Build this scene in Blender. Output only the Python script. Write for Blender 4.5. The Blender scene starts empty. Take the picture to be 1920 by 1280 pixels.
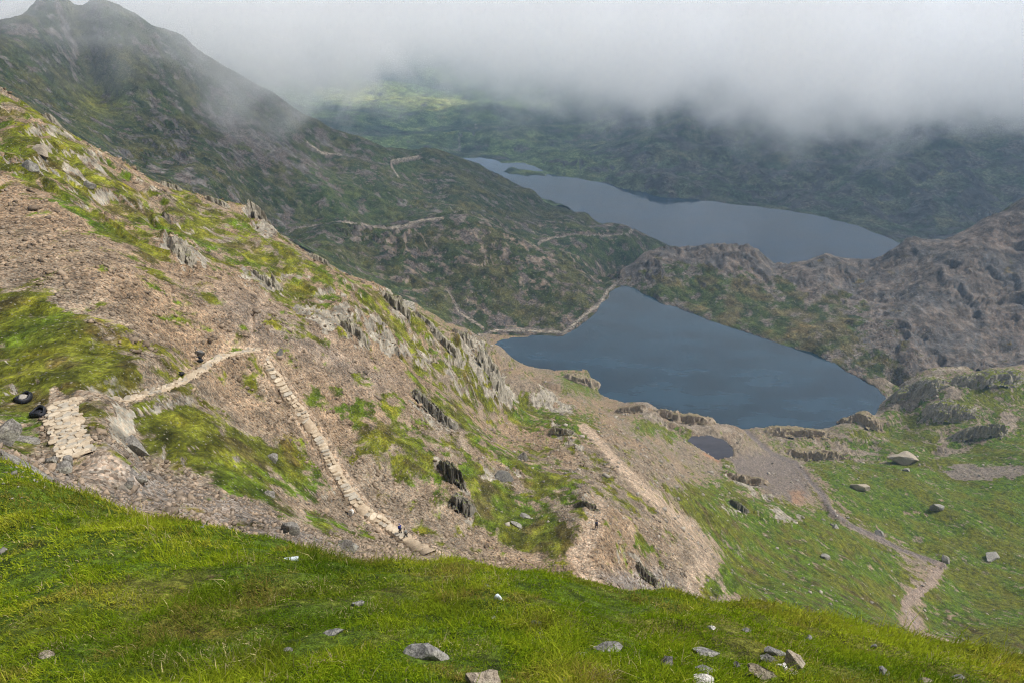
import bpy, math, random
import numpy as np

# ------------------------------------------------------------------ camera, sky, sun, exposure
SC = bpy.context.scene
COL = SC.collection
CAMZ = 400.0                      # metres above the nearer lake (its water is z = 0)
FPX = 1280.0                      # 24 mm lens on a 36 mm frame, in pixels of the 1920 px photograph
PITCH = math.atan(660.0 / 1280.0)
CP, SP = math.cos(PITCH), math.sin(PITCH)
cam_data = bpy.data.cameras.new('camera')
cam_data.lens = 24.0; cam_data.sensor_width = 36.0
cam_data.clip_start = 0.1; cam_data.clip_end = 40000.0
cam = bpy.data.objects.new('camera', cam_data); COL.objects.link(cam)
cam.location = (0, 0, CAMZ)
cam.rotation_euler = (math.radians(90) - PITCH, 0, 0)
SC.camera = cam

SUN_ELEV, SUN_AZ = math.radians(50), math.radians(72)     # azimuth from +Y (view direction), positive = to the right
world = bpy.data.worlds.new('World'); SC.world = world; world.use_nodes = True
wn, wl = world.node_tree.nodes, world.node_tree.links
bg = wn['Background']; bg.inputs['Strength'].default_value = 0.105
sky_tex = wn.new('ShaderNodeTexSky'); sky_tex.sky_type = 'NISHITA'; sky_tex.sun_disc = False
sky_tex.sun_elevation = SUN_ELEV; sky_tex.sun_rotation = SUN_AZ
sky_tex.air_density = 1.0; sky_tex.dust_density = 3.0; sky_tex.altitude = 900
hs = wn.new('ShaderNodeHueSaturation'); hs.inputs['Saturation'].default_value = 0.45
wl.new(sky_tex.outputs[0], hs.inputs['Color']); wl.new(hs.outputs[0], bg.inputs['Color'])
sun_d = bpy.data.lights.new('sun', 'SUN'); sun_d.energy = 2.9; sun_d.angle = math.radians(7); sun_d.color = (1.0, 0.95, 0.87)
sun = bpy.data.objects.new('sun', sun_d); COL.objects.link(sun)
sun.rotation_euler = (math.radians(90) - SUN_ELEV, 0, -SUN_AZ + math.pi)   # light comes from that azimuth
sun.location = (0, 0, 900)
SC.view_settings.view_transform = 'Standard'; SC.view_settings.look = 'None'
SC.view_settings.exposure = 0.62; SC.view_settings.gamma = 1.0
SC.render.engine = 'CYCLES'
SC.cycles.max_bounces = 14; SC.cycles.diffuse_bounces = 2; SC.cycles.glossy_bounces = 2
SC.cycles.use_adaptive_sampling = True; SC.cycles.adaptive_threshold = 0.03
SC.cycles.use_denoising = True; SC.cycles.denoising_prefilter = 'FAST'; SC.cycles.filter_width = 1.1
SC.cycles.volume_bounces = 12; SC.cycles.transparent_max_bounces = 6

# ------------------------------------------------------------------ noise
def _hash(ix, iy, seed):
    h = (ix * 374761393 + iy * 668265263 + seed * 974634777) & 0xffffffff
    h = ((h ^ (h >> 13)) * 1274126177) & 0xffffffff
    return h ^ (h >> 16)
def gnoise(x, y, seed=0):
    x0 = np.floor(x); y0 = np.floor(y)
    fx = x - x0; fy = y - y0
    ix = x0.astype(np.int64); iy = y0.astype(np.int64)
    ux = fx * fx * fx * (fx * (fx * 6 - 15) + 10); uy = fy * fy * fy * (fy * (fy * 6 - 15) + 10)
    def g(i, j, dx, dy):
        a = (_hash(i, j, seed) & 1023) * (2 * math.pi / 1024)
        return np.cos(a) * dx + np.sin(a) * dy
    n00 = g(ix, iy, fx, fy); n10 = g(ix + 1, iy, fx - 1, fy)
    n01 = g(ix, iy + 1, fx, fy - 1); n11 = g(ix + 1, iy + 1, fx - 1, fy - 1)
    a = n00 + ux * (n10 - n00); b = n01 + ux * (n11 - n01)
    return (a + uy * (b - a)) * 1.5
def sstep(a, b, x):
    t = np.clip((x - a) / (b - a), 0, 1); return t * t * (3 - 2 * t)
GRAIN = [None]                             # spacing of the points being coloured: finer waves than they can carry are left out
def fbm(x, y, scale, octaves=4, seed=0, gain=0.5):
    t = np.zeros(np.shape(x)); amp = 1.0; f = 1.0 / scale; cell = GRAIN[0] if GRAIN[0] is not None and np.shape(GRAIN[0]) == np.shape(x) else None
    for o in range(octaves):
        q = amp * gnoise(x * f, y * f, seed + o * 17)
        t = t + (q if cell is None else q * sstep(1.5, 3.2, 1 / (f * cell))); amp *= gain; f *= 2.03
    return t

# ------------------------------------------------------------------ photograph pixel + distance -> place
def pix_dir(u, v):
    xc = (np.asarray(u, float) - 960) / FPX; yc = (640 - np.asarray(v, float)) / FPX
    return xc, CP + yc * SP, -SP + yc * CP
def place(u, v, d):
    a, b, c = pix_dir(u, v); return a * d, b * d, CAMZ + c * d
def place_z(u, v, z):                       # where the sight line meets height z
    a, b, c = pix_dir(u, v); d = (z - CAMZ) / c; return a * d, b * d
def to_pix(x, y, z):
    zz = z - CAMZ
    dep = y * CP - zz * SP
    dep = np.where(np.abs(dep) < 1e-6, 1e-6, dep)
    return 960 + FPX * x / dep, 640 - FPX * (y * SP + zz * CP) / dep, dep

# ------------------------------------------------------------------ lie of the land: surveyed points (pixel u, v, distance along the axis)
P = []
def pts(*a): P.extend(a)
def crest(line, back=1.06, dv=12, far=None):
    for (u, v, d) in line:
        P.append((u, v, d)); P.append((u, v + dv, d * back))
        if far: P.append((u, v + far[1], d * far[0]))
# near grass slope
pts((-150,1100,8),(0,1060,8),(400,1130,6.8),(800,1150,6.3),(1200,1180,6.3),(1600,1220,6.3),(-150,1280,4.6),(0,1280,4.4),
    (480,1280,4.2),(960,1280,4.2),(1440,1280,4.6),(1920,1280,5.8),(2070,1290,6))
EDGE = [(-150,850,18),(0,880,16),(100,907,14.5),(170,947,13.5),(230,962,13),(300,977,13),(400,997,12.5),(500,1017,12),(560,1032,12),
    (650,1052,11.5),(760,1060,11),(860,1057,10.8),(950,1077,10.5),(1060,1082,10.2),(1110,1097,10),(1180,1114,10),(1250,1107,10),
    (1300,1127,9.7),(1400,1137,9.5),(1500,1152,9),(1600,1177,9),(1700,1197,9),(1800,1217,9),(1920,1240,9),(2070,1262,9)]
crest(EDGE, 1.12, 14, (1.6, 70))
pts((-150,830,38),(0,862,39),(150,930,41),(300,960,46),(550,1012,55),(700,1042,66),(850,1047,82),(1000,1072,96),(1200,1102,110),(1400,1127,145),
    (1600,1167,185),(1800,1202,230),(1920,1227,250),(2070,1240,260))
# hillside above and below the switchback
pts((130,790,56),(140,860,48),(60,770,57),(125,750,60),(0,800,50),(0,720,62),(0,600,74),(0,520,83),(0,430,96),(0,330,112),(0,250,130),
    (-150,400,100),(-150,250,130),(-150,600,66),(-150,760,50),(250,740,69),(250,600,86),(250,480,107),(250,400,138),
    (380,690,93),(440,660,105),(485,655,112),(505,690,109),(560,770,107),(610,840,105),(650,910,101),(690,960,98),(745,995,97),
    (400,800,76),(300,850,62),(500,900,77),(560,980,67),(420,930,60),(250,880,54),(650,1000,79),(700,1020,81),
    (850,1020,100),(950,1040,105),(1060,1020,110),(1118,985,116),(1200,1060,122),(1300,1080,140),(1330,1040,165),
    (480,560,135),(480,470,172),(640,600,163),(640,720,132),(700,800,122),(760,630,215),(760,700,172),(760,800,138),(850,900,125),(850,960,112),
    (850,800,168),(850,700,235),(930,790,262),(940,850,175),(950,900,152),(1000,960,132),(1000,850,205),(1060,800,280),(1000,775,330),
    (1110,800,300),(1160,870,208),(1230,950,178),(1300,1010,192),(1050,900,168),(1100,940,142))
crest([(-150,60,140),(0,160,150),(60,197,158),(130,242,166),(210,288,176),(300,342,188),(400,377,200),(470,394,208),(500,420,212),(520,442,216),(560,467,222),
    (640,507,235),(700,524,248),(730,547,256),(755,577,264),(800,602,275),(860,627,290),(895,642,300),(912,672,312),(935,694,322),(945,735,330)],
    1.10, 30, (1.7, 60))
pts((300,420,520),(480,470,560),(600,530,560),(700,590,560),(800,660,520))
# ground between the hillside and the near lake
pts((1000,745,420),(960,712,500),(935,672,600),(1050,720,610),(1050,737,530),(1110,762,550),(1140,778,600),(1180,780,560),
    (1215,757,690),(1300,788,655),(1345,800,655),(1250,802,585),(1250,842,525),(1200,820,430),(1330,882,505),(1400,832,605),(1420,872,545),
    (1500,920,475),(1400,920,432),(1300,900,382),(1350,960,300),(1300,980,235),(1400,1000,300),(1500,1000,345),(1400,1080,230),(1500,1120,200),
    (1600,1100,272),(1600,960,435),(1540,930,470),(1700,1050,372),(1730,1080,345),(1700,1150,290),(1740,1200,262),(1810,1215,247),(1900,1200,267),
    (1900,1100,340),(1900,1000,410),(1800,950,455),(1700,920,492),(1600,880,552),(1500,832,642),(1500,802,692),(1420,803,695),(1600,832,640),(1700,850,592),
    (1800,880,532),(1900,880,500),(1700,780,690),(1800,790,632),(1900,800,600),(1900,740,640),(2070,1200,270),(2070,1000,410),
    (2070,880,500),(2070,740,620))
crest([(1575,792,705),(1620,768,725),(1660,748,740),(1690,735,730),(1740,706,715),(1800,698,705),(1860,691,695),(1920,686,690),(2070,670,680)], 1.06, 14)
# rocky spur beyond the lake
pts((1700,690,792),(1800,680,800),(1900,668,805),(2070,650,800),(1700,600,862),(1800,600,868),(1900,600,850),(1800,500,930),(1900,500,920),(1900,430,960),
    (2070,500,900),(1600,600,882),(1500,600,905),(1400,565,965),(1300,545,1005),(1500,540,982),(1600,530,1000),(1450,500,1060),(1700,520,972),(1700,480,1010))
crest([(1170,500,1090),(1200,480,1110),(1240,470,1120),(1290,468,1120),(1330,462,1110),(1370,463,1105),(1420,473,1095),(1490,490,1080),(1550,484,1075),
    (1620,488,1065),(1660,478,1055),(1700,453,1040),(1760,443,1030),(1850,401,1015),(1920,366,1000),(2070,300,990)], 1.05, 14, (1.3, 45))
# mountain ridge on the far side
pts((0,150,800),(100,212,850),(250,302,850),(400,367,860),(520,432,870),(-150,60,760),(0,90,920),(200,250,950),(100,200,900),(150,110,1080),(300,60,1200),(300,250,1030),
    (300,140,1130),(400,200,1230),(400,300,1000),(500,240,1290),(500,330,1120),(600,290,1370),(600,360,1150),(700,340,1340),(800,340,1450),(900,380,1420),
    (700,480,965),(800,480,1000),(900,500,1000),(800,550,925),(1000,560,955),(1060,600,918),(900,600,905),(650,480,905),(600,462,890),(760,565,860),(850,610,870))
crest([(530,447,930),(600,427,990),(700,425,1040),(760,411,1080),(830,398,1110),(880,400,1110),(950,430,1100),(1020,468,1095),(1080,498,1085),(1140,518,1072)], 1.06, 7)
pts((1000,447,1350),(1100,452,1400),(1180,472,1440),(1240,477,1490),(1000,385,1600),(1100,420,1560))
crest([(-150,70,900),(0,30,1000),(40,22,1010),(62,5,1030),(110,2,1060),(180,10,1100),(260,32,1170),(350,70,1250),(400,102,1300),(440,132,1350),(520,181,1430),
    (600,229,1500),(680,259,1560),(740,273,1600),(800,289,1650),(850,301,1690),(900,318,1690),(1000,353,1650),(1100,396,1620),(1180,433,1600),(1240,456,1590),(1310,471,1590)],
    1.06, 16, (1.35, 30))
# far side of the valley
pts((450,128,4300),(480,145,4000),(520,175,3700),(560,200,3300),(640,235,2900),(620,165,4300),(640,190,3700),(750,182,4100),(780,165,4600),(860,190,4300),(860,215,3700),
    (700,215,3400),(800,250,2950),(870,272,2850),(890,240,3150),(1000,262,2850),(980,220,3400),(1000,180,4100),(1200,250,2700),(1200,180,3300),(1100,290,2700),(1300,330,2250),
    (1450,300,2350),(1450,200,2750),(1500,100,3300),(1600,320,2150),(1600,180,2650),(1800,300,2120),(1800,160,2480),(1800,60,2900),(1900,400,1850),(1900,300,2050),
    (1900,150,2450),(2070,300,2000),(2070,100,2500),(1750,420,1820),(1000,100,5500),(600,100,5500),(300,100,5500),(0,150,4500),(1300,60,5200),(1700,-20,4000),(2000,-30,4000),
    (1000,40,7500),(500,40,7500),(0,40,7500),(1500,-10,7500))
GLAS = [(918,665),(925,652),(940,634),(1000,630),(1060,629),(1085,611),(1120,581),(1140,556),(1150,541),(1165,535),(1185,538),(1210,551),(1250,571),(1300,590),(1350,608),
    (1415,631),(1470,646),(1520,659),(1560,677),(1600,706),(1640,726),(1662,748),(1640,775),(1590,800),(1530,806),(1480,806),(1400,805),(1360,815),(1300,812),(1250,790),(1215,772),(1150,750),(1125,737),
    (1120,715),(1100,694),(1060,692),(1040,695),(1000,690),(950,680)]
LLYD = [(845,296),(870,297),(900,297),(935,300),(942,306),(985,306),(1003,311),(1022,323),(1045,330),(1085,335),(1150,346),(1200,361),(1250,371),(1330,376),(1400,386),(1470,396),
    (1540,406),(1600,421),(1640,436),(1680,451),(1692,462),(1620,497),(1500,503),(1400,490),(1310,474),(1200,446),(1100,410),(1000,367),(900,331),(850,308)]
TARN = [(1284,826),(1300,818),(1330,816),(1360,826),(1376,839),(1374,855),(1348,862),(1310,846)]
Z_G, Z_L, Z_T = 0.0, -165.0, 67.0
def poly_xy(poly, z):
    a = np.array(poly, float); x, y = place_z(a[:, 0], a[:, 1], z); return np.stack([x, y], 1)
def densify(q, n=6, rough=0.0, seed=3):
    out = []
    for i in range(len(q)):
        a, b = q[i], q[(i + 1) % len(q)]
        for k in range(n): out.append(a + (b - a) * k / n)
    out = np.array(out)
    if rough:
        out[:, 0] += rough * fbm(out[:, 0], out[:, 1], rough * 7, 3, seed); out[:, 1] += rough * fbm(out[:, 0], out[:, 1], rough * 7, 3, seed + 5)
    return out
W_G = densify(poly_xy(GLAS, Z_G), 6, 4.0); W_L = densify(poly_xy(LLYD, Z_L), 6, 14.0); W_T = densify(poly_xy(TARN, Z_T), 4, 2.0)
for w, z in ((W_G[::12], Z_G), (W_L[::12], Z_L), (W_T[::8], Z_T)):       # shores are surveyed too
    for (x, y) in w:
        u, v, d = to_pix(x, y, z + 0.5); P.append((float(u), float(v), float(d)))
def poly_dist(x, y, w):                   # signed distance, negative inside
    inside = np.zeros(x.shape, bool); best = np.full(x.shape, 1e18)
    n = len(w)
    for i in range(n):
        ax, ay = w[i]; bx, by = w[(i + 1) % n]
        ex, ey = bx - ax, by - ay; L = ex * ex + ey * ey + 1e-9
        t = np.clip(((x - ax) * ex + (y - ay) * ey) / L, 0, 1)
        best = np.minimum(best, (x - ax - t * ex) ** 2 + (y - ay - t * ey) ** 2)
        c = ((ay > y) != (by > y)) & (x < (bx - ax) * (y - ay) / (by - ay + 1e-12) + ax)
        inside ^= c
    d = np.sqrt(best); return np.where(inside, -d, d)

# thin-plate surface through the survey in (bearing, log distance); the height is kept as a grade seen from the origin
ca = np.array(P, float)
px, py, pz = place(ca[:, 0], ca[:, 1], ca[:, 2])
pz = np.maximum(pz, Z_L - 6.0)            # nothing lies lower than the bed of the lower lake
near_r = []
for th in np.radians([-58, -40, -20, 0, 20, 40, 58]):
    for r in (0.6, 1.6):
        k = 0.74 + 0.0 * th - 0.28 * sstep(0, 1, np.array(-th / 0.8)) - 0.10 * sstep(0, 1, np.array(th / 0.8))
        near_r.append((r * math.sin(th), r * math.cos(th), CAMZ - 1.75 - float(k) * r))
near_r = np.array(near_r)
px = np.concatenate([px, near_r[:, 0]]); py = np.concatenate([py, near_r[:, 1]]); pz = np.concatenate([pz, near_r[:, 2]])
pr = np.hypot(px, py); pth = np.arctan2(px, py)
TS = 2.6
cx, cy, cs = pth * TS, np.log(pr), (CAMZ - pz) / pr
def ker(dx, dy):
    r2 = dx * dx + dy * dy + 1e-12; return 0.5 * r2 * np.log(r2)
nP = len(cx)
A = np.zeros((nP + 3, nP + 3)); A[:nP, :nP] = ker(cx[:, None] - cx[None], cy[:, None] - cy[None]) + 2e-5 * np.eye(nP)
A[:nP, nP] = 1; A[:nP, nP + 1] = cx; A[:nP, nP + 2] = cy; A[nP:, :nP] = A[:nP, nP:].T
sol = np.linalg.solve(A, np.concatenate([cs, [0, 0, 0]]))
LT = np.linspace(-1.06 * TS, 1.06 * TS, 420); LR = np.linspace(math.log(0.5), math.log(16000), 640)
gx, gy = np.meshgrid(LT, LR, indexing='ij')
tab = np.zeros(gx.size)
fx_, fy_ = gx.ravel(), gy.ravel()
for a in range(0, gx.size, 20000):
    b = min(a + 20000, gx.size)
    tab[a:b] = ker(fx_[a:b, None] - cx[None], fy_[a:b, None] - cy[None]) @ sol[:nP] + sol[nP] + sol[nP + 1] * fx_[a:b] + sol[nP + 2] * fy_[a:b]
tab = tab.reshape(gx.shape)
def cub(t):
    return ((-t + 2) * t - 1) * t / 2, ((3 * t - 5) * t * t + 2) / 2, ((-3 * t + 4) * t + 1) * t / 2, (t - 1) * t * t / 2
def grade(x, y):
    r = np.hypot(x, y); th = np.arctan2(x, y) * TS
    i = np.clip((th - LT[0]) / (LT[1] - LT[0]), 1, len(LT) - 3); j = np.clip((np.log(np.maximum(r, .5)) - LR[0]) / (LR[1] - LR[0]), 1, len(LR) - 3)
    i0 = i.astype(int); j0 = j.astype(int); wi = cub(i - i0); wj = cub(j - j0)
    s = 0
    for a in range(4):
        for b in range(4): s = s + wi[a] * wj[b] * tab[i0 + a - 1, j0 + b - 1]
    return s, r
def base_height(x, y):
    s, r = grade(x, y); return CAMZ - s * r

# ------------------------------------------------------------------ what covers the ground (areas outlined on the slope they lie on)
def seg_dist(u, v, line):
    best = np.full(u.shape, 1e18)
    for i in range(len(line) - 1):
        ax, ay = line[i]; bx, by = line[i + 1]; ex, ey = bx - ax, by - ay; L = ex * ex + ey * ey + 1e-9
        t = np.clip(((u - ax) * ex + (v - ay) * ey) / L, 0, 1)
        best = np.minimum(best, (u - ax - t * ex) ** 2 + (v - ay - t * ey) ** 2)
    return np.sqrt(best)
def area(u, v, poly, f):                 # 1 inside, 0 outside, soft over +-f
    q = np.array(poly, float); out = np.zeros(u.shape)
    m = (u > q[:, 0].min() - f) & (u < q[:, 0].max() + f) & (v > q[:, 1].min() - f) & (v < q[:, 1].max() + f)
    if m.any(): out[m] = sstep(-f, f, -poly_dist(u[m], v[m], q))
    return out
def strip(u, v, line, w, f):
    q = np.array(line, float); out = np.zeros(u.shape); k = w + f
    m = (u > q[:, 0].min() - k) & (u < q[:, 0].max() + k) & (v > q[:, 1].min() - k) & (v < q[:, 1].max() + k)
    if m.any(): out[m] = 1 - sstep(w - f, w + f, seg_dist(u[m], v[m], q))
    return out

HILL_GRASS = [  # density, feather, outline
    (.95, 14, [(-200,520),(0,540),(60,555),(150,595),(190,640),(258,690),(250,718),(180,745),(90,742),(0,745),(-200,760)]),
    (.60, 16, [(-200,745),(0,740),(70,745),(80,790),(40,830),(0,840),(-200,840)]),
    (.86, 20, [(150,765),(230,772),(330,752),(420,800),(500,822),(560,872),(632,912),(610,935),(520,915),(420,882),(300,845),(200,812),(150,795)]),
    (.56, 40, [(590,715),(760,755),(850,820),(850,965),(760,905),(650,800)]),
    (.50, 40, [(940,830),(1080,860),(1150,900),(1100,960),(980,900)]),
    (.95, 16, [(360,850),(450,880),(560,935),(640,965),(690,1008),(610,1000),(540,972),(440,932),(370,900)]),
    (.55, 20, [(250,900),(330,915),(420,960),(520,1000),(420,985),(300,950)]),
    (.74, 26, [(-200,60),(0,165),(130,250),(300,348),(470,400),(520,450),(640,510),(740,555),(850,635),(900,655),(945,745),(900,765),(850,725),(760,665),(640,612),
               (560,566),(470,520),(400,505),(300,455),(180,395),(60,352),(0,335),(-200,300)]),
    (.78, 14, [(70,300),(150,350),(230,420),(330,470),(300,490),(200,430),(110,380),(60,340)]),
    (.75, 14, [(420,470),(520,520),(620,570),(700,640),(640,625),(540,575),(460,520)]),
    (.74, 20, [(590,715),(680,760),(745,812),(700,815),(640,775),(590,745)]),
    (.62, 22, [(660,780),(760,850),(830,905),(840,970),(780,940),(720,880)]),
    (.90, 14, [(868,850),(900,872),(960,905),(1030,950),(1062,1000),(1062,1045),(990,1030),(930,1000),(885,960),(872,900)]),
    (.80, 14, [(850,790),(900,812),(960,842),(1060,890),(1098,940),(1100,975),(1050,950),(960,880),(880,830)]),
    (.80, 18, [(945,735),(1010,750),(1100,768),(1125,800),(1090,835),(1000,805),(900,770),(880,745)]),
    (.72, 18, [(740,690),(830,740),(900,790),(960,830),(900,820),(820,770)]),
    (.95, 22, [(1262,925),(1300,905),(1340,900),(1420,922),(1500,945),(1560,955),(1600,990),(1680,1035),(1700,1080),(1690,1180),(1760,1225),(1920,1215),(2100,1220),
               (2100,1300),(1500,1170),(1340,1115),(1292,1085),(1352,1050),(1295,985)]),
    (.93, 22, [(1432,822),(1560,832),(1700,800),(1800,800),(1920,790),(2100,780),(2100,1240),(1830,1215),(1735,1190),(1720,1120),(1775,1062),(1700,1025),(1640,1000),(1560,930),(1500,862)]),
    (.74, 20, [(1560,800),(1660,750),(1740,708),(1920,690),(2100,672),(2100,800),(1700,812),(1600,836)]),
    (.75, 12, [(1180,785),(1240,795),(1290,805),(1300,822),(1260,835),(1200,818)]),
    (.70, 10, [(1360,862),(1400,880),(1440,915),(1400,918),(1350,895)]),
    (.85, 8, [(1200,1005),(1225,1020),(1218,1042),(1190,1025)]),
    (.75, 14, [(1040,700),(1100,696),(1128,735),(1110,752),(1060,735)]),
    (.90, 5, [(290,728),(345,705),(378,684),(385,660),(420,650),(470,645),(478,650),(430,656),(396,668),(388,684),(350,712),(300,734)]),
    (.70, 10, [(415,672),(470,655),(480,668),(430,685)]),
]
HILL_GREY = [
    (.74, 20, [(-200,850),(0,848),(60,858),(120,870),(180,868),(300,885),(420,925),(560,992),(700,1045),(560,1040),(400,990),(250,960),(120,915),(0,890),(-200,880)]),
    (.5, 40, [(360,540),(480,560),(600,620),(760,720),(700,740),(560,680),(440,620)]),
    (.9, 16, [(1240,1060),(1160,1070),(1100,1085),(1180,1120),(1300,1110)]),
    (.9, 10, [(1752,880),(1800,872),(1930,870),(2100,868),(2100,898),(1930,896),(1780,900)]),
]
HILL_TRACK = [  # half width, feather, line, how pale
    (9, 5, [(1095,800),(1130,835),(1162,872),(1200,910),(1240,945),(1290,985)], .9), (20, 16, [(1290,985),(1330,1040),(1300,1100)], .5),
    (15, 10, [(1120,950),(1112,1000),(1085,1045),(1110,1090)], .8), (5, 4, [(500,560),(470,590),(470,640),(485,655)], .5),
    (16, 8, [(105,745),(120,790),(140,860)], .6), (9, 6, [(150,752),(225,757),(290,735),(370,700),(400,675),(480,655)], .6), (12, 8, [(490,662),(520,705),(560,760),(610,840),(650,910),(690,960),(745,1000),(800,1035),(850,1052)], .55),
    (4, 3, [(330,703),(365,676),(400,653),(440,643),(480,640)], .5),
    (16, 12, [(160,870),(230,900),(180,905)], .45),
]
STREAM = [(1392,800),(1420,828),(1450,852),(1492,868),(1520,905),(1545,930),(1560,955),(1600,985),(1640,1003),(1690,1030),(1740,1045),(1772,1056)]
GRAVEL = [(1760,1062),(1745,1095),(1705,1120),(1695,1145),(1715,1170),(1712,1195),(1760,1212),(1820,1222)]
MUD = [(1362,862),(1400,850),(1440,850),(1492,868),(1512,905),(1520,935),(1480,938),(1430,908),(1375,882)]
CRAGS = [  # strips of steep bare rock: half width, line
    (13, [(775,752),(815,775),(850,800)]), (15, [(828,862),(850,905),(868,940),(882,968)]), (8, [(926,893),(965,890)]), (20, [(880,650),(905,690),(925,720),(945,745)]),
    (13, [(640,600),(668,640)]), (16, [(700,620),(745,650)]), (12, [(800,660),(850,705)]), (10, [(1180,1045),(1212,1085),(1245,1105)]), (12, [(330,462),(352,492)]),
    (12, [(460,510),(505,535)]), (14, [(560,580),(620,612)]), (20, [(735,550),(760,585)]), (16, [(478,398),(500,428)]), (10, [(1040,795),(1075,830)]), (12, [(1085,930),(1110,960)]), (16, [(1010,745),(1060,765)]),
    (22, [(1215,762),(1270,778),(1340,800),(1365,825)]), (16, [(1470,812),(1540,805)]), (18, [(1600,790),(1650,765)]), (14, [(1520,845),(1640,850)]), (22, [(1680,745),(1800,720)]),
    (20, [(1770,830),(1850,810),(1890,790)]), (14, [(1375,885),(1440,920)]), (10, [(1360,935),(1390,960)]), (12, [(1440,960),(1490,975)]),
]
def lerp(a, b, t):
    t = t[..., None]; return a * (1 - t) + np.asarray(b) * t
C_FRESH, C_OLIVE, C_YELL = (0.068, 0.112, 0.008), (0.098, 0.108, 0.012), (0.180, 0.180, 0.020)
C_SCREE, C_SCREE2, C_GREY, C_DARK = (0.232, 0.166, 0.106), (0.202, 0.160, 0.114), (0.185, 0.172, 0.158), (0.085, 0.078, 0.066)
C_PALE = (0.38, 0.29, 0.205)
def cover_hill(x, y, u, v):
    x, y = (.07 * x + .997 * y) * .46, -.997 * x + .07 * y          # patches run in strips down the fall line
    wu = u + 14 * fbm(x, y, 9, 3, 1) + 5 * fbm(x, y, 2.2, 2, 2); wv = v + 9 * fbm(x, y, 9, 3, 3) + 4 * fbm(x, y, 2.2, 2, 4)
    g = np.full(u.shape, .20)
    for dn, f, poly in HILL_GRASS: g = np.maximum(g, .20 + (dn - .20) * area(wu, wv, poly, f))
    k = np.zeros(u.shape)
    for w, line in CRAGS: k = np.maximum(k, strip(wu, wv, line, w, 9))
    spur = area(wu, wv, next(q[2] for q in HILL_GRASS if q[2][0] == (-200, 60)), 30); shore = area(wu, wv, [(1130,745),(1220,740),(1400,790),(1600,780),(1740,700),(2100,660),(2100,880),(1500,900),(1300,830)], 30)
    n1 = fbm(x, y, 11, 4, 11); n2 = fbm(x, y, 3.1, 3, 15); n3 = fbm(x, y, .9, 2, 19); nb = fbm(x, y, 40, 3, 23)
    rock_n = 1 - np.abs(fbm(x * .6 + y * .5, y, 14, 4, 31)) * 2.4
    k = np.maximum(k * sstep(-.35, .05, n1 + .5 * n2), sstep(.62, .95, rock_n + .18 * n2) * np.maximum(.45 * spur, .55 * shore))
    green = np.clip(g + .34 * n1 + .22 * n2, -.1, 1.05)
    right = sstep(1150, 1350, u)
    green *= 1 - np.maximum(k * .88, 0)
    # tracks, stream, gravel, mud
    tr = np.zeros(u.shape); pale = np.zeros(u.shape)
    for w, f, line, pl in HILL_TRACK:
        s_ = strip(u + 3 * n2 * 2, v + 3 * n3 * 2, line, w, f); tr = np.maximum(tr, s_); pale = np.maximum(pale, s_ * pl)
    st = strip(u + 14 * n2, v + 9 * n3, STREAM, 5, 4) * sstep(-.5, .0, n2 + n3 + .35); gv = strip(u + 26 * n2, v + 14 * n3, GRAVEL, 10, 7); md = area(wu, wv, MUD, 8)
    grey = np.zeros(u.shape)
    for dn, f, poly in HILL_GREY: grey = np.maximum(grey, dn * area(wu, wv, poly, f))
    green *= (1 - tr * .92) * (1 - st) * (1 - gv) * (1 - md) * (1 - sstep(.55, .8, grey + .35 * n2) * .9)
    c = lerp(np.broadcast_to(np.array(C_SCREE), u.shape + (3,)), C_SCREE2, sstep(-.3, .4, nb + .4 * n1))
    c = lerp(c, C_GREY, np.clip(grey, 0, 1) * .85)
    c = lerp(c, (.215, .172, .125), right * .5)
    c = c * (1 + .30 * n2 + .18 * n3)[..., None]
    rockc = lerp(np.broadcast_to(np.array((.285, .255, .20)), u.shape + (3,)), C_DARK, sstep(.0, .7, n2 + .5 * n3) * .5)
    rockc = lerp(rockc, (.235, .185, .135), shore * .8)
    c = lerp(c, C_PALE, pale)
    gr = lerp(np.broadcast_to(np.array(C_FRESH), u.shape + (3,)), C_OLIVE, sstep(-.35, .45, n1 + .5 * nb + .3 * spur))
    gr = lerp(gr, C_YELL, sstep(.15, .7, fbm(x, y, 6, 3, 41) + .3 * spur - .35 * right) * .6)
    gr = lerp(gr, (.085, .058, .028), sstep(.15, .6, fbm(x, y, 5, 3, 47) + .5 * fbm(x, y, 1.3, 2, 49)) * .65)
    gr = gr * (1 + .40 * n2 + .40 * n3)[..., None]
    c = lerp(c, (.15, .125, .11), np.maximum(st, md * .8)); c = lerp(c, (.24, .185, .145), gv)
    c = lerp(c, (.40, .17, .04), area(wu, wv, [(1478,922),(1500,918),(1512,935),(1490,942)], 8) * .55 * sstep(-.3, .3, n2))
    c = lerp(c, (.33, .16, .08), strip(u, v, [(1322,855),(1345,868)], 4, 4) * .7)
    flat = np.maximum(tr, np.maximum(st, md))
    kz = np.zeros(u.shape)
    for w, line in CRAGS: kz = np.maximum(kz, strip(wu, wv, line, w + 6, 14))
    rough = np.clip(.05 + .62 * spur + .55 * shore + 1.0 * kz + .25 * sstep(.1, .6, nb) , 0, 1.3) * (1 - flat)
    return (gr, c, rockc), green, k * (1 - flat), flat, rough, rockc
RIDGE_SCREE = [(.8, 40, [(380,210),(470,240),(560,270),(640,320),(600,330),(520,330),(440,300)]), (.7, 30, [(600,260),(720,300),(800,330),(700,320)]), (.6, 20, [(520,380),(560,420),(540,445),(510,420)]),
    (.75, 14, [(285,160),(300,215),(330,270),(370,330),(400,350),(370,350),(320,280),(280,210)]), (.6, 24, [(580,320),(660,350),(640,370),(570,350)])]
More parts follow.
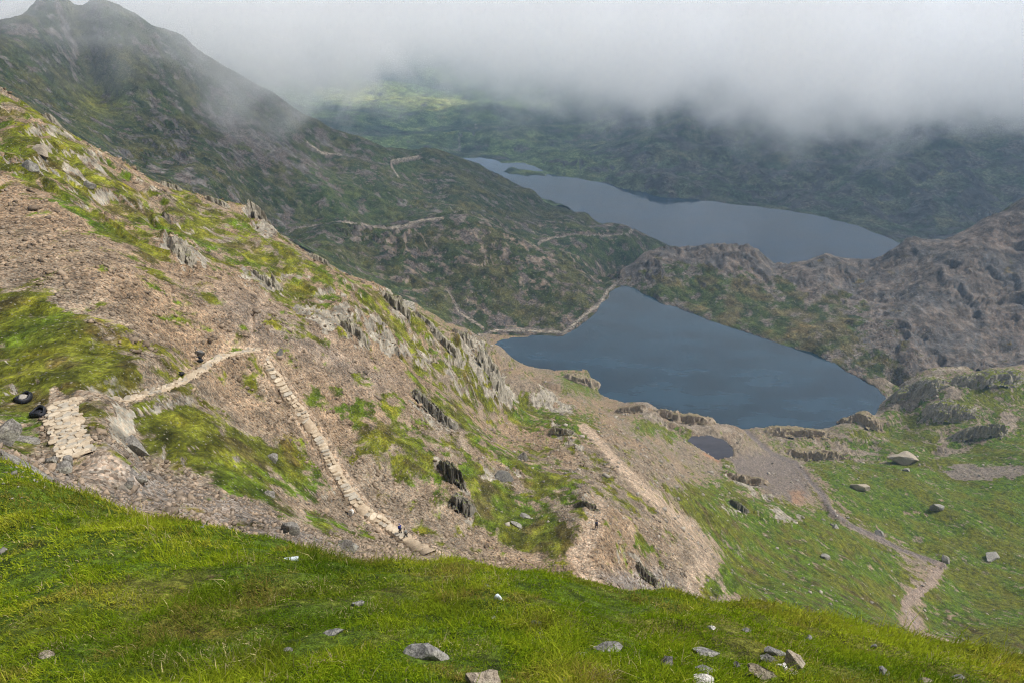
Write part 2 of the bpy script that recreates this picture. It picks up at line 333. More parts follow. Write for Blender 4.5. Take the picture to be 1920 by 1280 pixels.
RIDGE_GREEN = [(.9, 40, [(200,130),(240,180),(210,240),(150,220),(150,160)]), (.85, 40, [(540,450),(700,520),(840,600),(900,625),(820,600),(700,540)]), (.9, 30, [(690,270),(780,300),(760,330),(700,310)]),
    (.9, 40, [(1000,450),(1180,440),(1300,470),(1170,500),(1080,480)]), (.75, 50, [(560,290),(700,360),(760,400),(640,420),(560,380)])]
RIDGE_TRACK = [(1.5, 1.2, [(1186,432),(1175,441),(1130,446),(1080,445),(1040,449),(1010,454)]), (1.6, 1.2, [(545,440),(590,424),(650,420),(720,430),(790,413),(830,408)]),
    (1.3, 1.0, [(747,333),(735,312),(733,298),(760,294),(785,290)]), (1.9, 1.2, [(898,628),(930,619),(1000,623),(1055,624),(1072,612),(1100,588),(1125,570),(1140,545),(1160,528)]),
    (1.2, 1.2, [(840,545),(860,585),(905,612)]), (1.2, 1.2, [(575,265),(590,275),(600,285),(640,290)])]
def cover_ridge(x, y, u, v):
    wu = u + 16 * fbm(x, y, 90, 3, 61); wv = v + 12 * fbm(x, y, 90, 3, 63)
    n0 = fbm(x, y, 220, 3, 65); n1 = fbm(x, y, 60, 4, 66); n2 = fbm(x, y, 14, 3, 68)
    ax, ay = x * .8 + y * .6, (-x * .6 + y * .8) * .35
    rk = 1 - np.abs(fbm(ax, ay, 55, 4, 71)) * 2.2
    k = sstep(.50, .85, rk + .3 * n0 + .12 * n2)
    front = sstep(600, 760, u) * sstep(395, 430, v)
    k = np.maximum(k * .9, strip(wu, wv, [(830,398),(900,412),(1020,470),(1140,520)], 11, 10) * sstep(-.2, .2, n1 + .4 * n2) * .8)
    sc = np.zeros(u.shape)
    for dn, f, poly in RIDGE_SCREE: sc = np.maximum(sc, dn * area(wu, wv, poly, f))
    gg = np.zeros(u.shape)
    for dn, f, poly in RIDGE_GREEN: gg = np.maximum(gg, dn * area(wu, wv, poly, f))
    c = lerp(np.broadcast_to(np.array((.038, .054, .018)), u.shape + (3,)), (.062, .062, .024), sstep(-.3, .4, n1))
    c = lerp(c, (.045, .072, .022), gg * .9)
    c = lerp(c, (.125, .120, .022), area(wu, wv, [(150,160),(200,150),(230,210),(180,230),(145,220)], 40) * .8)
    tf = c; c = np.broadcast_to(np.array((.112, .092, .080)), u.shape + (3,)) * 1.0
    k = k * (1 - gg * .75)
    tr = np.zeros(u.shape)
    for w, f, line in RIDGE_TRACK: tr = np.maximum(tr, strip(u, v, line, w, f))
    c = lerp(c, (.27, .235, .18), tr)
    rough = np.clip(.35 + .6 * sstep(-.3, .3, n0 + .5 * n1) - .6 * gg, .1, 1) * (.55 + .45 * sstep(1400, 1100, np.hypot(x, y)))
    rockc = lerp(np.broadcast_to(np.array((.120, .108, .098)), u.shape + (3,)), (.20, .155, .115), front * .8) * (1 + .3 * n2)[..., None]
    return (tf * (1 + .3 * n1)[..., None], c, rockc), np.clip(.74 + .20 * gg - sc * .62 + .25 * n1 - .14 * front, -.2, 1) - 1.8 * tr, (k * .6 + .30) * (1 - tr) - tr, tr, rough, rockc
def cover_spur(x, y, u, v):
    wu = u + 16 * fbm(x, y, 60, 3, 81); wv = v + 12 * fbm(x, y, 60, 3, 83)
    n0 = fbm(x, y, 150, 3, 85); n1 = fbm(x, y, 40, 4, 86); n2 = fbm(x, y, 10, 3, 88)
    hi = np.maximum(sstep(1480, 1720, u + (560 - v) * .9) , strip(wu, wv, [(1170,500),(1240,475),(1350,475),(1420,490),(1500,505),(1560,520),(1640,500),(1720,470),(1920,400)], 22, 22))
    hi = np.maximum(hi, .8 * area(wu, wv, [(1490,520),(1600,510),(1620,545),(1500,560)], 16))
    gy = area(wu, wv, [(1180,520),(1300,500),(1430,530),(1640,570),(1700,640),(1640,720),(1540,660),(1400,625),(1250,570)], 30)
    rk = 1 - np.abs(fbm(x * .7 + y * .4, -x * .3 + y * .7, 38, 4, 91)) * 2.2
    k = np.clip(hi * .9 + .5 * sstep(.55, .85, rk + .15 * n2) - .25 * gy + .35 * n1 * hi, 0, 1); k = sstep(.32, .62, k)
    c = lerp(np.broadcast_to(np.array((.052, .072, .022)), u.shape + (3,)), (.095, .082, .038), sstep(-.2, .4, n1 + .3 * n0))
    rc = lerp(np.broadcast_to(np.array((.145, .120, .100)), u.shape + (3,)), (.100, .092, .086), sstep(-.3, .4, n1 + .4 * n2))
    rc = lerp(rc, (.180, .138, .108), sstep(.1, .5, n0 + .3 * n1) * .6)
    rough = np.clip(.25 + .9 * hi + .3 * sstep(-.1, .4, n1) - .1 * gy, .1, 1)
    return (c * (1 + .3 * n1)[..., None], np.broadcast_to(np.array((.150, .128, .108)), u.shape + (3,)), rc), np.clip(.60 - .30 * k - .34 * hi + .14 * gy + .2 * n1, -.2, 1), np.clip(k * .6 + .3, 0, 1), np.zeros(u.shape), rough, rc
def cover_mid(x, y, u, v):
    a = cover_ridge(x, y, u, v); b = cover_spur(x, y, u, v); r = np.hypot(x, y); th = np.degrees(np.arctan2(x, y)) + 1.2 * fbm(x, y, 60, 3, 97)
    w = sstep(8.8, 10.6, th) * (1 - sstep(1180, 1300, r)); W = w[..., None]
    mx = lambda p, q: p * (1 - w) + q * w
    return tuple(p * (1 - W) + q * W for p, q in zip(a[0], b[0])), mx(a[1], b[1]), mx(a[2], b[2]), mx(a[3], b[3]), mx(a[4], b[4]), a[5] * (1 - W) + b[5] * W
def cover_far(x, y, u, v):
    n0 = fbm(x, y, 420, 4, 101); n1 = fbm(x, y, 110, 4, 103); n2 = fbm(x, y, 32, 3, 105)
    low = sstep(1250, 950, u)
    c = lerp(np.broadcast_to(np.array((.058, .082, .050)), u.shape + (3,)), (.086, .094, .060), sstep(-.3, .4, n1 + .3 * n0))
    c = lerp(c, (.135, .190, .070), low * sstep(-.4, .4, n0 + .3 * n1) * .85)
    c = lerp(c, (.36, .38, .12), area(u + 30 * n1, v + 10 * n1, [(600,168),(680,160),(760,172),(860,185),(885,205),(820,205),(740,200),(660,195)], 14) * .9)  # patch of sunlight on the valley, painted into the turf colour
    k = sstep(.45, .8, 1 - np.abs(fbm(x, y, 150, 4, 107)) * 2.2 + .1 * n2) * (1 - .6 * low)
    tr = np.maximum(strip(u, v, [(863,282),(860,270),(866,258)], 1.6, 1), strip(u, v, [(888,262),(892,232)], 1.2, 1))
    tr = np.maximum(tr, np.maximum(strip(u, v, [(820,285),(862,279)], 1.3, 1), strip(u, v, [(645,205),(657,196),(654,190)], 1.5, 1)))
    c = lerp(c, (.22, .22, .19), tr)
    rough = np.clip(.5 - .35 * low + .4 * n0, .08, 1); rockc = np.broadcast_to(np.array((.080, .078, .078)), u.shape + (3,)) * (1 + .3 * n2)[..., None]
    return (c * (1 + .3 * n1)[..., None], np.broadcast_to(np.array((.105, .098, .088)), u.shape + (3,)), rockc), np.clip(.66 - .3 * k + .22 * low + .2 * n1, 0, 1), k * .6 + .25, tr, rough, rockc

# ------------------------------------------------------------------ relief
OCT = [(0.25 * 2 ** k, 200 + 7 * k) for k in range(12)]
def relief(x, y, r, cell, rough, flat, soft, rock):
    a_soft, a_rock, (dx, dy), ledges, a_ledge = soft[0], rock[0], rock[1], rock[2], rock[3]
    z = np.zeros(x.shape)
    for lam, sd in OCT:
        w = sstep(1.6, 3.2, lam / cell) * (1 - sstep(.10, .32, lam / r))
        m = w > .001
        if not m.any(): continue
        xm, ym = x[m], y[m]
        n = gnoise((.07 * xm + .997 * ym) * soft[1] / lam, (-.997 * xm + .07 * ym) / lam, sd)
        qx, qy = (xm * dx + ym * dy) / lam, (-xm * dy + ym * dx) / lam
        rid = .45 - 1.6 * np.abs(gnoise(qx * .7, qy * 1.2, sd + 3))
        z[m] += w[m] * lam * (a_soft * n + a_rock * rough[m] * rid)
    for i, lam in enumerate(ledges):            # broken rock steps: gentle tread, abrupt riser on the downhill side
        w = sstep(2.2, 4.0, lam / cell) * rough
        m = w > .01
        if not m.any(): continue
        xm, ym = x[m], y[m]
        q = (xm * dx + ym * dy) / lam + 1.5 * fbm(xm, ym, lam * 1.7, 3, 301 + i * 9)
        f = q - np.floor(q); sawt = np.where(f < .86, f / .86, (1 - f) / .14) - .5
        z[m] += w[m] * lam * a_ledge * sawt * sstep(-.15, .35, fbm(xm, ym, lam * 2.6, 2, 331 + i * 5))
    return z * (1 - .9 * flat)
ISLE = densify(poly_xy([(942,322),(950,316),(962,312),(972,317),(1000,320),(1030,323),(1024,331),(1000,328),(988,332),(972,328),(955,327)], Z_L), 4, 6.0)
def shores(x, y, z, calm):
    for wpoly, zl, deep, fac, lim in ((W_G, Z_G, 9, .22, 30.), (W_L, Z_L, 14, .10, 60.), (W_T, Z_T, 2, .10, 8.)):
        lo, hi = wpoly.min(0) - lim, wpoly.max(0) + lim
        m = (x > lo[0]) & (x < hi[0]) & (y > lo[1]) & (y < hi[1])
        if not m.any(): continue
        d = poly_dist(x[m], y[m], wpoly); zm = z[m]
        zi = np.minimum(zm, zl - np.minimum(deep, .05 + .12 * np.abs(d)))
        zo = np.maximum(zm, zl + .04 * lim / 30 + fac * np.minimum(d, lim * .6)); t = sstep(lim * .5, lim, d)
        z[m] = np.where(d < 0, zi, zo * (1 - t) + np.maximum(zm, np.where(t < 1, zm, zm)) * t)
        calm[m] = np.minimum(calm[m], sstep(0, lim, np.abs(d)))
    m = (x > ISLE.min(0)[0]) & (x < ISLE.max(0)[0]) & (y > ISLE.min(0)[1]) & (y < ISLE.max(0)[1])
    if m.any():
        d = poly_dist(x[m], y[m], ISLE); z[m] = np.where(d < 0, np.maximum(z[m], Z_L + .3 + np.minimum(.16 * np.abs(d), 6)), z[m])
    return z, calm
def hit(u, v, zfun, r0, r1, n=1500):      # first place where the sight line meets the ground
    a, b, c = pix_dir(u, v); h = math.hypot(a, b)
    for it in range(3):
        r = np.exp(np.linspace(math.log(r0), math.log(r1), n)); t = r / h
        f = CAMZ + c * t - zfun(a * t, b * t)
        w = np.where(f <= 0)[0]
        if not len(w): return None
        i = max(int(w[0]), 1); r0, r1, n = r[i - 1], r[i], 40
    t = .5 * (r0 + r1) / h
    return np.array([a * t, b * t, CAMZ + c * t])
PATH_PIX = {'steps': [(486,658),(500,685),(520,712),(540,742),(560,768),(575,790),(592,815),(606,840),(618,865),(632,890),(648,912),(662,935),(684,960),(705,972),(725,983),(748,1001),(775,1020),(810,1038)],
    'ledge': [(150,752),(190,757),(225,757),(260,744),(295,735),(330,722),(362,707),(384,690),(400,677),(430,665),(460,659),(486,657)],
    'near': [(124,747),(117,775),(124,805),(134,832),(146,864)],
    'track': [(1122,955),(1117,985),(1098,1030),(1108,1075)]}
PATHS = {}
for nm, pl in PATH_PIX.items():
    w = [hit(u, v, base_height, 24, 700) for u, v in pl]; w = np.array([q for q in w if q is not None])
    seg = np.r_[0, np.cumsum(np.hypot(*np.diff(w[:, :2], axis=0).T))]
    t = np.arange(0, seg[-1], .4); q = np.stack([np.interp(t, seg, w[:, k]) for k in range(3)], 1)
    k = 9; kern = np.ones(k) / k
    for j in range(3): q[:, j] = np.convolve(np.pad(q[:, j], k // 2, mode='edge'), kern, 'valid')
    PATHS[nm] = q
def bench(x, y, z):                        # the path is cut level across the slope
    for nm, hw in (('steps', 1.1), ('ledge', .9), ('near', 1.2), ('track', .8)):
        fe = 3.6 if nm == 'near' else 1.9
        q = PATHS[nm]; lo, hi = q.min(0) - 5, q.max(0) + 5
        m = (x > lo[0]) & (x < hi[0]) & (y > lo[1]) & (y < hi[1])
        if not m.any(): continue
        xm, ym = x[m], y[m]; best = np.full(xm.shape, 1e9); zz = np.zeros(xm.shape)
        for p in q[::2]:
            d2 = (xm - p[0]) ** 2 + (ym - p[1]) ** 2; w = d2 < best; best = np.where(w, d2, best); zz = np.where(w, p[2], zz)
        t = 1 - sstep(hw, hw + fe, np.sqrt(best)); z[m] = z[m] * (1 - t) + zz * t
    return z
def land(x, y, cover, cell, soft, rock):
    zb = base_height(x, y); calm = np.ones(x.shape)
    r = np.hypot(x, y)
    u, v, _ = to_pix(x, y, zb)
    GRAIN[0] = np.broadcast_to(cell, x.shape); c, g, k, fl, rough, rockc = cover(x, y, u, v); GRAIN[0] = None
    z, calm = shores(x, y, zb, calm)
    dz = relief(x, y, r, cell, rough, fl, soft, rock)
    z = z + dz * (.10 + .90 * calm)
    z, _ = shores(x, y, z, calm.copy())
    if cover is cover_hill: z = bench(x, y, z)
    return z, c, g, k, fl, rough, rockc
HILL_S, HILL_R = (.080, .5), (.060, (.76, -.65), (14., 6., 2.8), .20)
RIDGE_S, RIDGE_R = (.075, 1.), (.045, (.60, -.80), (44., 20.), .20)
SPUR_S, SPUR_R = (.035, 1.), (.048, (-.60, -.80), (38., 17.), .24)
FAR_S, FAR_R = (.085, 1.), (.10, (-.2, -.98), (140., 60.), .2)
NEAR_S, NEAR_R = (.13, 1.), (0., (0, -1), (), 0.)
def hill_z(x, y):                          # ground height anywhere on the hillside
    x = np.atleast_1d(np.asarray(x, float)); y = np.atleast_1d(np.asarray(y, float))
    return land(x, y, cover_hill, np.hypot(x, y) * .0062, HILL_S, HILL_R)[0]
def near_z(x, y):
    x = np.atleast_1d(np.asarray(x, float)); y = np.atleast_1d(np.asarray(y, float))
    return land(x, y, cover_near, np.hypot(x, y) * .012, NEAR_S, NEAR_R)[0]
def cover_near(x, y, u, v):
    n0 = fbm(x, y, 3.2, 3, 121); n1 = fbm(x, y, .8, 3, 123)
    c = lerp(np.broadcast_to(np.array((.075, .118, .010)), u.shape + (3,)), (.12, .125, .020), sstep(.0, .6, n0 + .5 * n1))
    o = np.zeros(u.shape); return (c, np.broadcast_to(np.array((.14, .11, .045)), u.shape + (3,)), c), o + 1.1, o - .5, o, o, c
def mesh_obj(name, verts, faces, mats, smooth=False, parent=None, attrs=None):
    me = bpy.data.meshes.new(name)
    verts = np.asarray(verts, np.float32); nv = len(verts)
    if isinstance(faces, np.ndarray):
        n, k = faces.shape
        me.vertices.add(nv); me.vertices.foreach_set('co', verts.ravel())
        me.loops.add(n * k); me.loops.foreach_set('vertex_index', faces.astype(np.int32).ravel())
        me.polygons.add(n); me.polygons.foreach_set('loop_start', np.arange(0, n * k, k, dtype=np.int32))
        if smooth: me.polygons.foreach_set('use_smooth', np.ones(n, bool))
        me.update(calc_edges=True)
    else:
        me.from_pydata([tuple(map(float, p)) for p in verts], [], faces); me.update()
        if smooth: me.polygons.foreach_set('use_smooth', np.ones(len(me.polygons), bool))
    for an, arr in (attrs or {}).items():
        if arr.ndim == 1:
            a = me.attributes.new(an, 'FLOAT', 'POINT'); a.data.foreach_set('value', arr.astype(np.float32))
        else:
            a = me.attributes.new(an, 'FLOAT_COLOR', 'POINT')
            a.data.foreach_set('color', np.concatenate([arr, np.ones((len(arr), 1))], 1).astype(np.float32).ravel())
    for m in (mats if isinstance(mats, (list, tuple)) else [mats]): me.materials.append(m)
    o = bpy.data.objects.new(name, me); COL.objects.link(o)
    if parent: o.parent = parent
    return o
def setting(o): o['kind'] = 'structure'; return o
def tag(o, label, cat, group=None):
    o['label'] = label; o['category'] = cat
    if group: o['group'] = group
    return o

# ------------------------------------------------------------------ materials
DEG = math.radians
class NT:
    def __init__(s, name):
        s.m = bpy.data.materials.new(name); s.m.use_nodes = True; s.t = s.m.node_tree; s.n = s.t.nodes; s.l = s.t.links
        s.b = s.n['Principled BSDF']; s.out = s.n['Material Output']
        s.pos = s.n.new('ShaderNodeNewGeometry').outputs['Position']
    def put(s, inp, val):
        if isinstance(val, bpy.types.NodeSocket): s.l.new(val, inp)
        elif isinstance(val, (tuple, list)) and len(val) == 3 and inp.type == 'RGBA': inp.default_value = (*val, 1)
        else: inp.default_value = val
    def noise(s, scale, detail=6, rough=.6, vec=None, color=False, dist=0):
        n = s.n.new('ShaderNodeTexNoise'); n.inputs['Scale'].default_value = scale; n.inputs['Detail'].default_value = detail
        n.inputs['Roughness'].default_value = rough; n.inputs['Distortion'].default_value = dist; s.l.new(vec or s.pos, n.inputs['Vector'])
        return n.outputs['Color' if color else 'Fac']
    def voro(s, scale, out='Color', feature='F1', vec=None, rand=1):
        n = s.n.new('ShaderNodeTexVoronoi'); n.feature = feature; n.inputs['Scale'].default_value = scale; n.inputs['Randomness'].default_value = rand
        s.l.new(vec or s.pos, n.inputs['Vector']); return n.outputs[out]
    def math(s, op, a, b=0.0, c=None, clamp=False):
        n = s.n.new('ShaderNodeMath'); n.operation = op; n.use_clamp = clamp; s.put(n.inputs[0], a); s.put(n.inputs[1], b)
        if c is not None: s.put(n.inputs[2], c)
        return n.outputs[0]
    def ramp(s, v, a, b, lo=0.0, hi=1.0):
        n = s.n.new('ShaderNodeMapRange'); n.interpolation_type = 'SMOOTHSTEP'
        for i, q in enumerate((v, a, b, lo, hi)): s.put(n.inputs[i], q)
        return n.outputs[0]
    def mix(s, f, a, b, mode='MIX'):
        n = s.n.new('ShaderNodeMix'); n.data_type = 'RGBA'; n.blend_type = mode
        s.put(n.inputs['Factor'], f); s.put(n.inputs['A'], a); s.put(n.inputs['B'], b); return n.outputs['Result']
    def attr(s, name, out='Fac'):
        n = s.n.new('ShaderNodeAttribute'); n.attribute_name = name; return n.outputs[out]
    def rgb(s, v):
        n = s.n.new('ShaderNodeCombineColor')
        for i in range(3): s.put(n.inputs[i], v)
        return n.outputs[0]
    def sep(s, c, i):
        n = s.n.new('ShaderNodeSeparateColor'); s.put(n.inputs[0], c); return n.outputs[i]
    def bump(s, h, dist, strength=1.0, normal=None):
        n = s.n.new('ShaderNodeBump'); n.inputs['Strength'].default_value = strength; n.inputs['Distance'].default_value = dist; s.put(n.inputs['Height'], h)
        if normal: s.l.new(normal, n.inputs['Normal'])
        return n.outputs[0]
    def stretch(s, sx, sy, sz, rot=(0, 0, 0), vec=None):
        n = s.n.new('ShaderNodeMapping'); n.inputs['Scale'].default_value = (sx, sy, sz); n.inputs['Rotation'].default_value = rot; s.l.new(vec or s.pos, n.inputs['Vector']); return n.outputs[0]
    def done(s, color, rough=.9, normal=None, spec=.25):
        s.put(s.b.inputs['Base Color'], color); s.put(s.b.inputs['Roughness'], rough); s.b.inputs['Specular IOR Level'].default_value = spec
        if normal: s.l.new(normal, s.b.inputs['Normal'])
        return s.m
def ground_mat(name, unit, wide, run=1.0, pale=.0):         # unit: smallest stones that can be told apart there; wide: size of the patches
    t = NT(name); gr = t.attr('green'); rk = t.attr('rock')
    vn = t.n.new('ShaderNodeTexVoronoi'); vn.inputs['Scale'].default_value = 1 / unit; t.l.new(t.pos, vn.inputs['Vector'])
    cells, vd = vn.outputs['Color'], vn.outputs['Distance']
    cv = t.sep(cells, 0)
    lay_ = t.stretch(run, 1, run, vec=t.stretch(1, 1, 1, (0, 0, -1.50))); patch = t.noise(1 / wide, 7, .66, lay_); patch2 = t.noise(1.7 / wide, 6, .66, lay_)
    gr = t.ramp(t.math('ADD', gr, t.math('MULTIPLY', t.math('SUBTRACT', patch, .5), 3.3)), .34, .66)
    rk = t.ramp(t.math('ADD', rk, t.math('MULTIPLY', t.math('SUBTRACT', patch2, .5), 2.2)), .36, .64)
    tint = t.mix(gr, t.mix(rk, t.attr('bare', 'Color'), t.attr('stone', 'Color')), t.attr('turf', 'Color'))
    blades = t.ramp(t.noise(.75 / unit, 4, .78, lay_), .30, .70)
    scree = t.math('MULTIPLY', t.math('MULTIPLY', t.math('MULTIPLY_ADD', cv, 1.1, .45), t.math('MULTIPLY_ADD', blades, .6, .7)), t.ramp(patch2, .28, .74, .55, 1.4))
    strata = t.noise(.30 / unit, 5, .68, t.stretch(1.6, 1.0, .45, (0.3, .5, .6)))
    rockv = t.math('MULTIPLY', t.math('MULTIPLY_ADD', strata, 1.6, .20), t.math('MULTIPLY', t.math('MULTIPLY_ADD', cv, .35, .82), t.ramp(patch2, .28, .74, .40, 1.55)))
    grass = t.math('MULTIPLY', t.math('MULTIPLY_ADD', blades, 1.15, .42), t.ramp(patch2, .30, .72, .40, 1.6))
    val = t.mix(rk, t.rgb(scree), t.rgb(rockv)); val = t.mix(gr, val, t.rgb(grass))
    col = t.mix(1.0, tint, val, 'MULTIPLY')
    warm = t.mix(t.math('MULTIPLY', t.math('SUBTRACT', 1.0, gr), .55), (1, 1, 1), t.mix(t.sep(cells, 1), (1.14, .96, .84), (.86, 1.0, 1.12)))
    col = t.mix(1.0, col, warm, 'MULTIPLY')
    col = t.mix(t.math('MULTIPLY', gr, t.ramp(patch, .52, .66, 0, .5)), col, t.mix(1.0, col, (1.55, 1.2, 1.0), 'MULTIPLY'))
    speck = t.math('MULTIPLY', t.ramp(t.sep(cells, 2), .90, .93), t.ramp(vd, .50, .30))
    col = t.mix(t.math('MULTIPLY', speck, pale), col, t.mix(t.sep(cells, 1), (.18, .16, .13), (.36, .325, .27)))
    return t, col, gr, rk, cells, vd, strata, blades, patch2, unit, wide
def ground_end(g, other=None):
    t, col, gr, rk, cells, vd, strata, blades, patch2, unit, wide = g
    h_s = t.math('MULTIPLY', t.math('SUBTRACT', 1.0, vd), .6)
    h = t.mix(rk, t.rgb(h_s), t.rgb(t.math('MULTIPLY', strata, 2.6))); h = t.mix(gr, h, t.rgb(t.math('MULTIPLY', blades, .9)))
    return t.done(col, .92, t.bump(h, unit * .55, .9, t.bump(patch2, wide * .20, .8)), .15)

def reach(T, R):                          # the hillside runs on a little farther out towards the right-hand shoulder
    f = 1 + .17 * sstep(DEG(30), DEG(45), T)
    return R * (1 + (f - 1) * sstep(480, 780, R) * (1 - sstep(900, 1300, R)))
def band(name, bearings, rings, cover, mat, soft, rock):
    T, R = np.meshgrid(np.asarray(bearings), np.asarray(rings), indexing='ij')
    nt, nr = T.shape
    lr = np.gradient(np.log(np.asarray(rings)))
    cell = np.maximum(R * lr[None], R * np.gradient(np.asarray(bearings))[:, None]).ravel()
    R = reach(T, R)
    x = (R * np.sin(T)).ravel(); y = (R * np.cos(T)).ravel()
    z, c, g, k, fl, rough, rockc = land(x, y, cover, cell, soft, rock)
    # bare rock shows where the ground is abruptly steep
    Z = z.reshape(nt, nr); ZB = base_height(x, y).reshape(nt, nr)
    def steep(q):
        a = np.gradient(q, axis=1) / np.gradient(R, axis=1); b = np.gradient(q, axis=0) / (R * np.gradient(np.asarray(bearings))[:, None]); return np.hypot(a, b)
    st = (steep(Z) - .8 * steep(ZB)).ravel()
    kk = sstep(.50, .95, st) * sstep(.1, .35, rough) * (1 - fl)
    g = g * (1 - .8 * kk); k = np.maximum(k, kk)
    idx = np.arange(nt * nr).reshape(nt, nr)
    q = np.stack([idx[:-1, :-1], idx[1:, :-1], idx[1:, 1:], idx[:-1, 1:]], -1).reshape(-1, 4)[:, ::-1]
    o = mesh_obj(name, np.stack([x, y, z], 1), q, mat, True, attrs={'turf': np.clip(c[0], .005, .8), 'bare': np.clip(c[1], .01, .8), 'stone': np.clip(c[2], .01, .7), 'green': g, 'rock': k})
    return setting(o)
def rings(*seg):
    out = []
    for a, b, st in seg:
        n = max(2, int(math.log(b / a) / st)); out += list(np.exp(np.linspace(math.log(a), math.log(b), n, endpoint=False)))
    return np.array(out + [seg[-1][1]])
M_NEAR = ground_end(ground_mat('turf_ground', .06, .5)); M_HILL = ground_end(ground_mat('scree_ground', .27, 3.0, .45, .7)); M_RIDGE = ground_end(ground_mat('ridge_ground', 2.0, 24., 1., .4)); M_FAR = ground_end(ground_mat('far_ground', 7.0, 90.))
hill = band('scree_hillside', np.radians(np.linspace(-55, 55, 850)), rings((21, 30, .02), (30, 360, .0062), (360, 790, .0058)), cover_hill, M_HILL, HILL_S, HILL_R)
split = 9.6
ridge = band('mountain_ridge', np.radians(np.linspace(-54, split, 560)), rings((780, 1250, .0045), (1250, 1850, .0042)), cover_mid, M_RIDGE, RIDGE_S, RIDGE_R)
spur = band('rocky_spur_hill', np.radians(np.linspace(split, 54, 400)), rings((780, 1250, .0045), (1250, 1850, .010)), cover_mid, M_RIDGE, SPUR_S, SPUR_R)
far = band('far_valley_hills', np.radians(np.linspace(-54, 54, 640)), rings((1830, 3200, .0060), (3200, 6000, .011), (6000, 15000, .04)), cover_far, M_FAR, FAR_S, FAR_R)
near = band('near_grass_slope', np.radians(np.linspace(-85, 85, 320)), rings((.6, 3, .05), (3, 24, .012)), cover_near, M_NEAR, NEAR_S, NEAR_R)

# ------------------------------------------------------------------ water
def water_mat(name, deep, wave, scale, rough=.06):
    t = NT(name)
    w = t.noise(scale, 6, .6, t.stretch(1, 2.2, 1, (0, 0, .5)))
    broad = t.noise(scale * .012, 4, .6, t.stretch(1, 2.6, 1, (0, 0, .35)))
    col = t.mix(t.ramp(broad, .36, .64), tuple(q * .72 for q in deep), tuple(q * 1.35 for q in deep))  # streaky wind sheen put into the base colour as paler and darker bands
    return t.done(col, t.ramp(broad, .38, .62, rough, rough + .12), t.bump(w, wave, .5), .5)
def water(name, poly, z, grow, mat):
    t = np.roll(poly, -1, 0) - np.roll(poly, 1, 0); t /= np.hypot(t[:, 0], t[:, 1])[:, None] + 1e-9
    area2 = np.sum(poly[:, 0] * np.roll(poly[:, 1], -1) - np.roll(poly[:, 0], -1) * poly[:, 1]); sg = 1 if area2 > 0 else -1
    q = poly + np.stack([t[:, 1], -t[:, 0]], 1) * sg * grow
    if sg < 0: q = q[::-1]
    return setting(mesh_obj(name, np.column_stack([q, np.full(len(q), z)]), [tuple(range(len(q)))], mat))
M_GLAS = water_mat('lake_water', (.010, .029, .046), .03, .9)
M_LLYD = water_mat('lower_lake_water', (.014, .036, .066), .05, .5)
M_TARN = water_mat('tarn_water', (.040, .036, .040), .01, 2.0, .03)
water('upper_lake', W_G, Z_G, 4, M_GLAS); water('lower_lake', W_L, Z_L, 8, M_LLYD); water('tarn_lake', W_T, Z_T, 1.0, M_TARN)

# ------------------------------------------------------------------ stones, slabs and boulders
import bmesh
rng = np.random.default_rng(7)
def ico(sub):
    bm = bmesh.new(); bmesh.ops.create_icosphere(bm, subdivisions=sub, radius=1.0); bm.verts.ensure_lookup_table()
    v = np.array([q.co[:] for q in bm.verts]); f = np.array([[w.index for w in p.verts] for p in bm.faces]); bm.free(); return v, f
ICO = {1: ico(1), 2: ico(2), 3: ico(3), 4: ico(4)}
def rock_shape(seed, dims, cuts=9, sub=3, rough=.09):
    g = np.random.default_rng(seed); v, f = ICO[sub]; v = v.copy()
    for _ in range(cuts):                  # split faces: flatten whatever sticks out past a random plane
        n = g.normal(size=3); n /= np.linalg.norm(n); d = g.uniform(.34, .72)
        s = v @ n - d; v -= np.where(s > 0, s, 0)[:, None] * n * .97
    nz = 1.4 * gnoise(v[:, 0] * 1.1 + v[:, 2], v[:, 1] * 1.1 + seed, seed + 4) + gnoise(v[:, 0] * 2.3 + seed, v[:, 1] * 2.3 + v[:, 2] * 1.7, seed) + .5 * gnoise(v[:, 0] * 5.1 + v[:, 2] * 4, v[:, 1] * 5.1 + seed, seed + 1)
    v *= (1 + rough * nz)[:, None]
    v -= (v.max(0) + v.min(0)) / 2; v /= (v.max(0) - v.min(0)); return v * np.asarray(dims), f
def rock_mat(name, col, col2, scale, lichen=.25):
    t = NT(name); tc = t.n.new('ShaderNodeTexCoord').outputs['Object']
    n = t.noise(scale, 6, .7, tc); n2 = t.noise(scale * .45, 4, .6, tc); vv = t.noise(scale * 4.5, 4, .75, tc)
    c = t.mix(t.ramp(n, .36, .64), col, col2); c = t.mix(t.math('MULTIPLY', t.ramp(n2, .50, .60), lichen), c, (.36, .35, .25))
    crack = t.ramp(t.noise(scale * .8, 3, .6, tc, dist=1.2), .47, .50, 1, .55); crack2 = t.ramp(t.noise(scale * .8, 3, .6, tc, dist=1.2), .50, .53, .0, .45)
    c = t.mix(1.0, c, t.rgb(t.math('MULTIPLY', t.math('ADD', crack, crack2), t.math('MULTIPLY_ADD', vv, 1.9, .05))), 'MULTIPLY')
    return t.done(c, .9, t.bump(n, .5 / scale, 1.0, t.bump(vv, .12 / scale, 1.0)), .15)
M_ROCK = rock_mat('weathered_grey_rock', (.20, .19, .18), (.35, .335, .31), 9)
M_TAN = rock_mat('tan_rock', (.30, .245, .185), (.42, .36, .28), 9)
M_DKROCK = rock_mat('dark_rock', (.115, .11, .105), (.21, .20, .185), 5)
M_WHITE = rock_mat('white_quartz', (.60, .56, .50), (.74, .71, .66), 6, .05)
M_BOULD = rock_mat('boulder_rock', (.19, .175, .155), (.33, .31, .275), 1.8, .35)
NEARFOOT = []
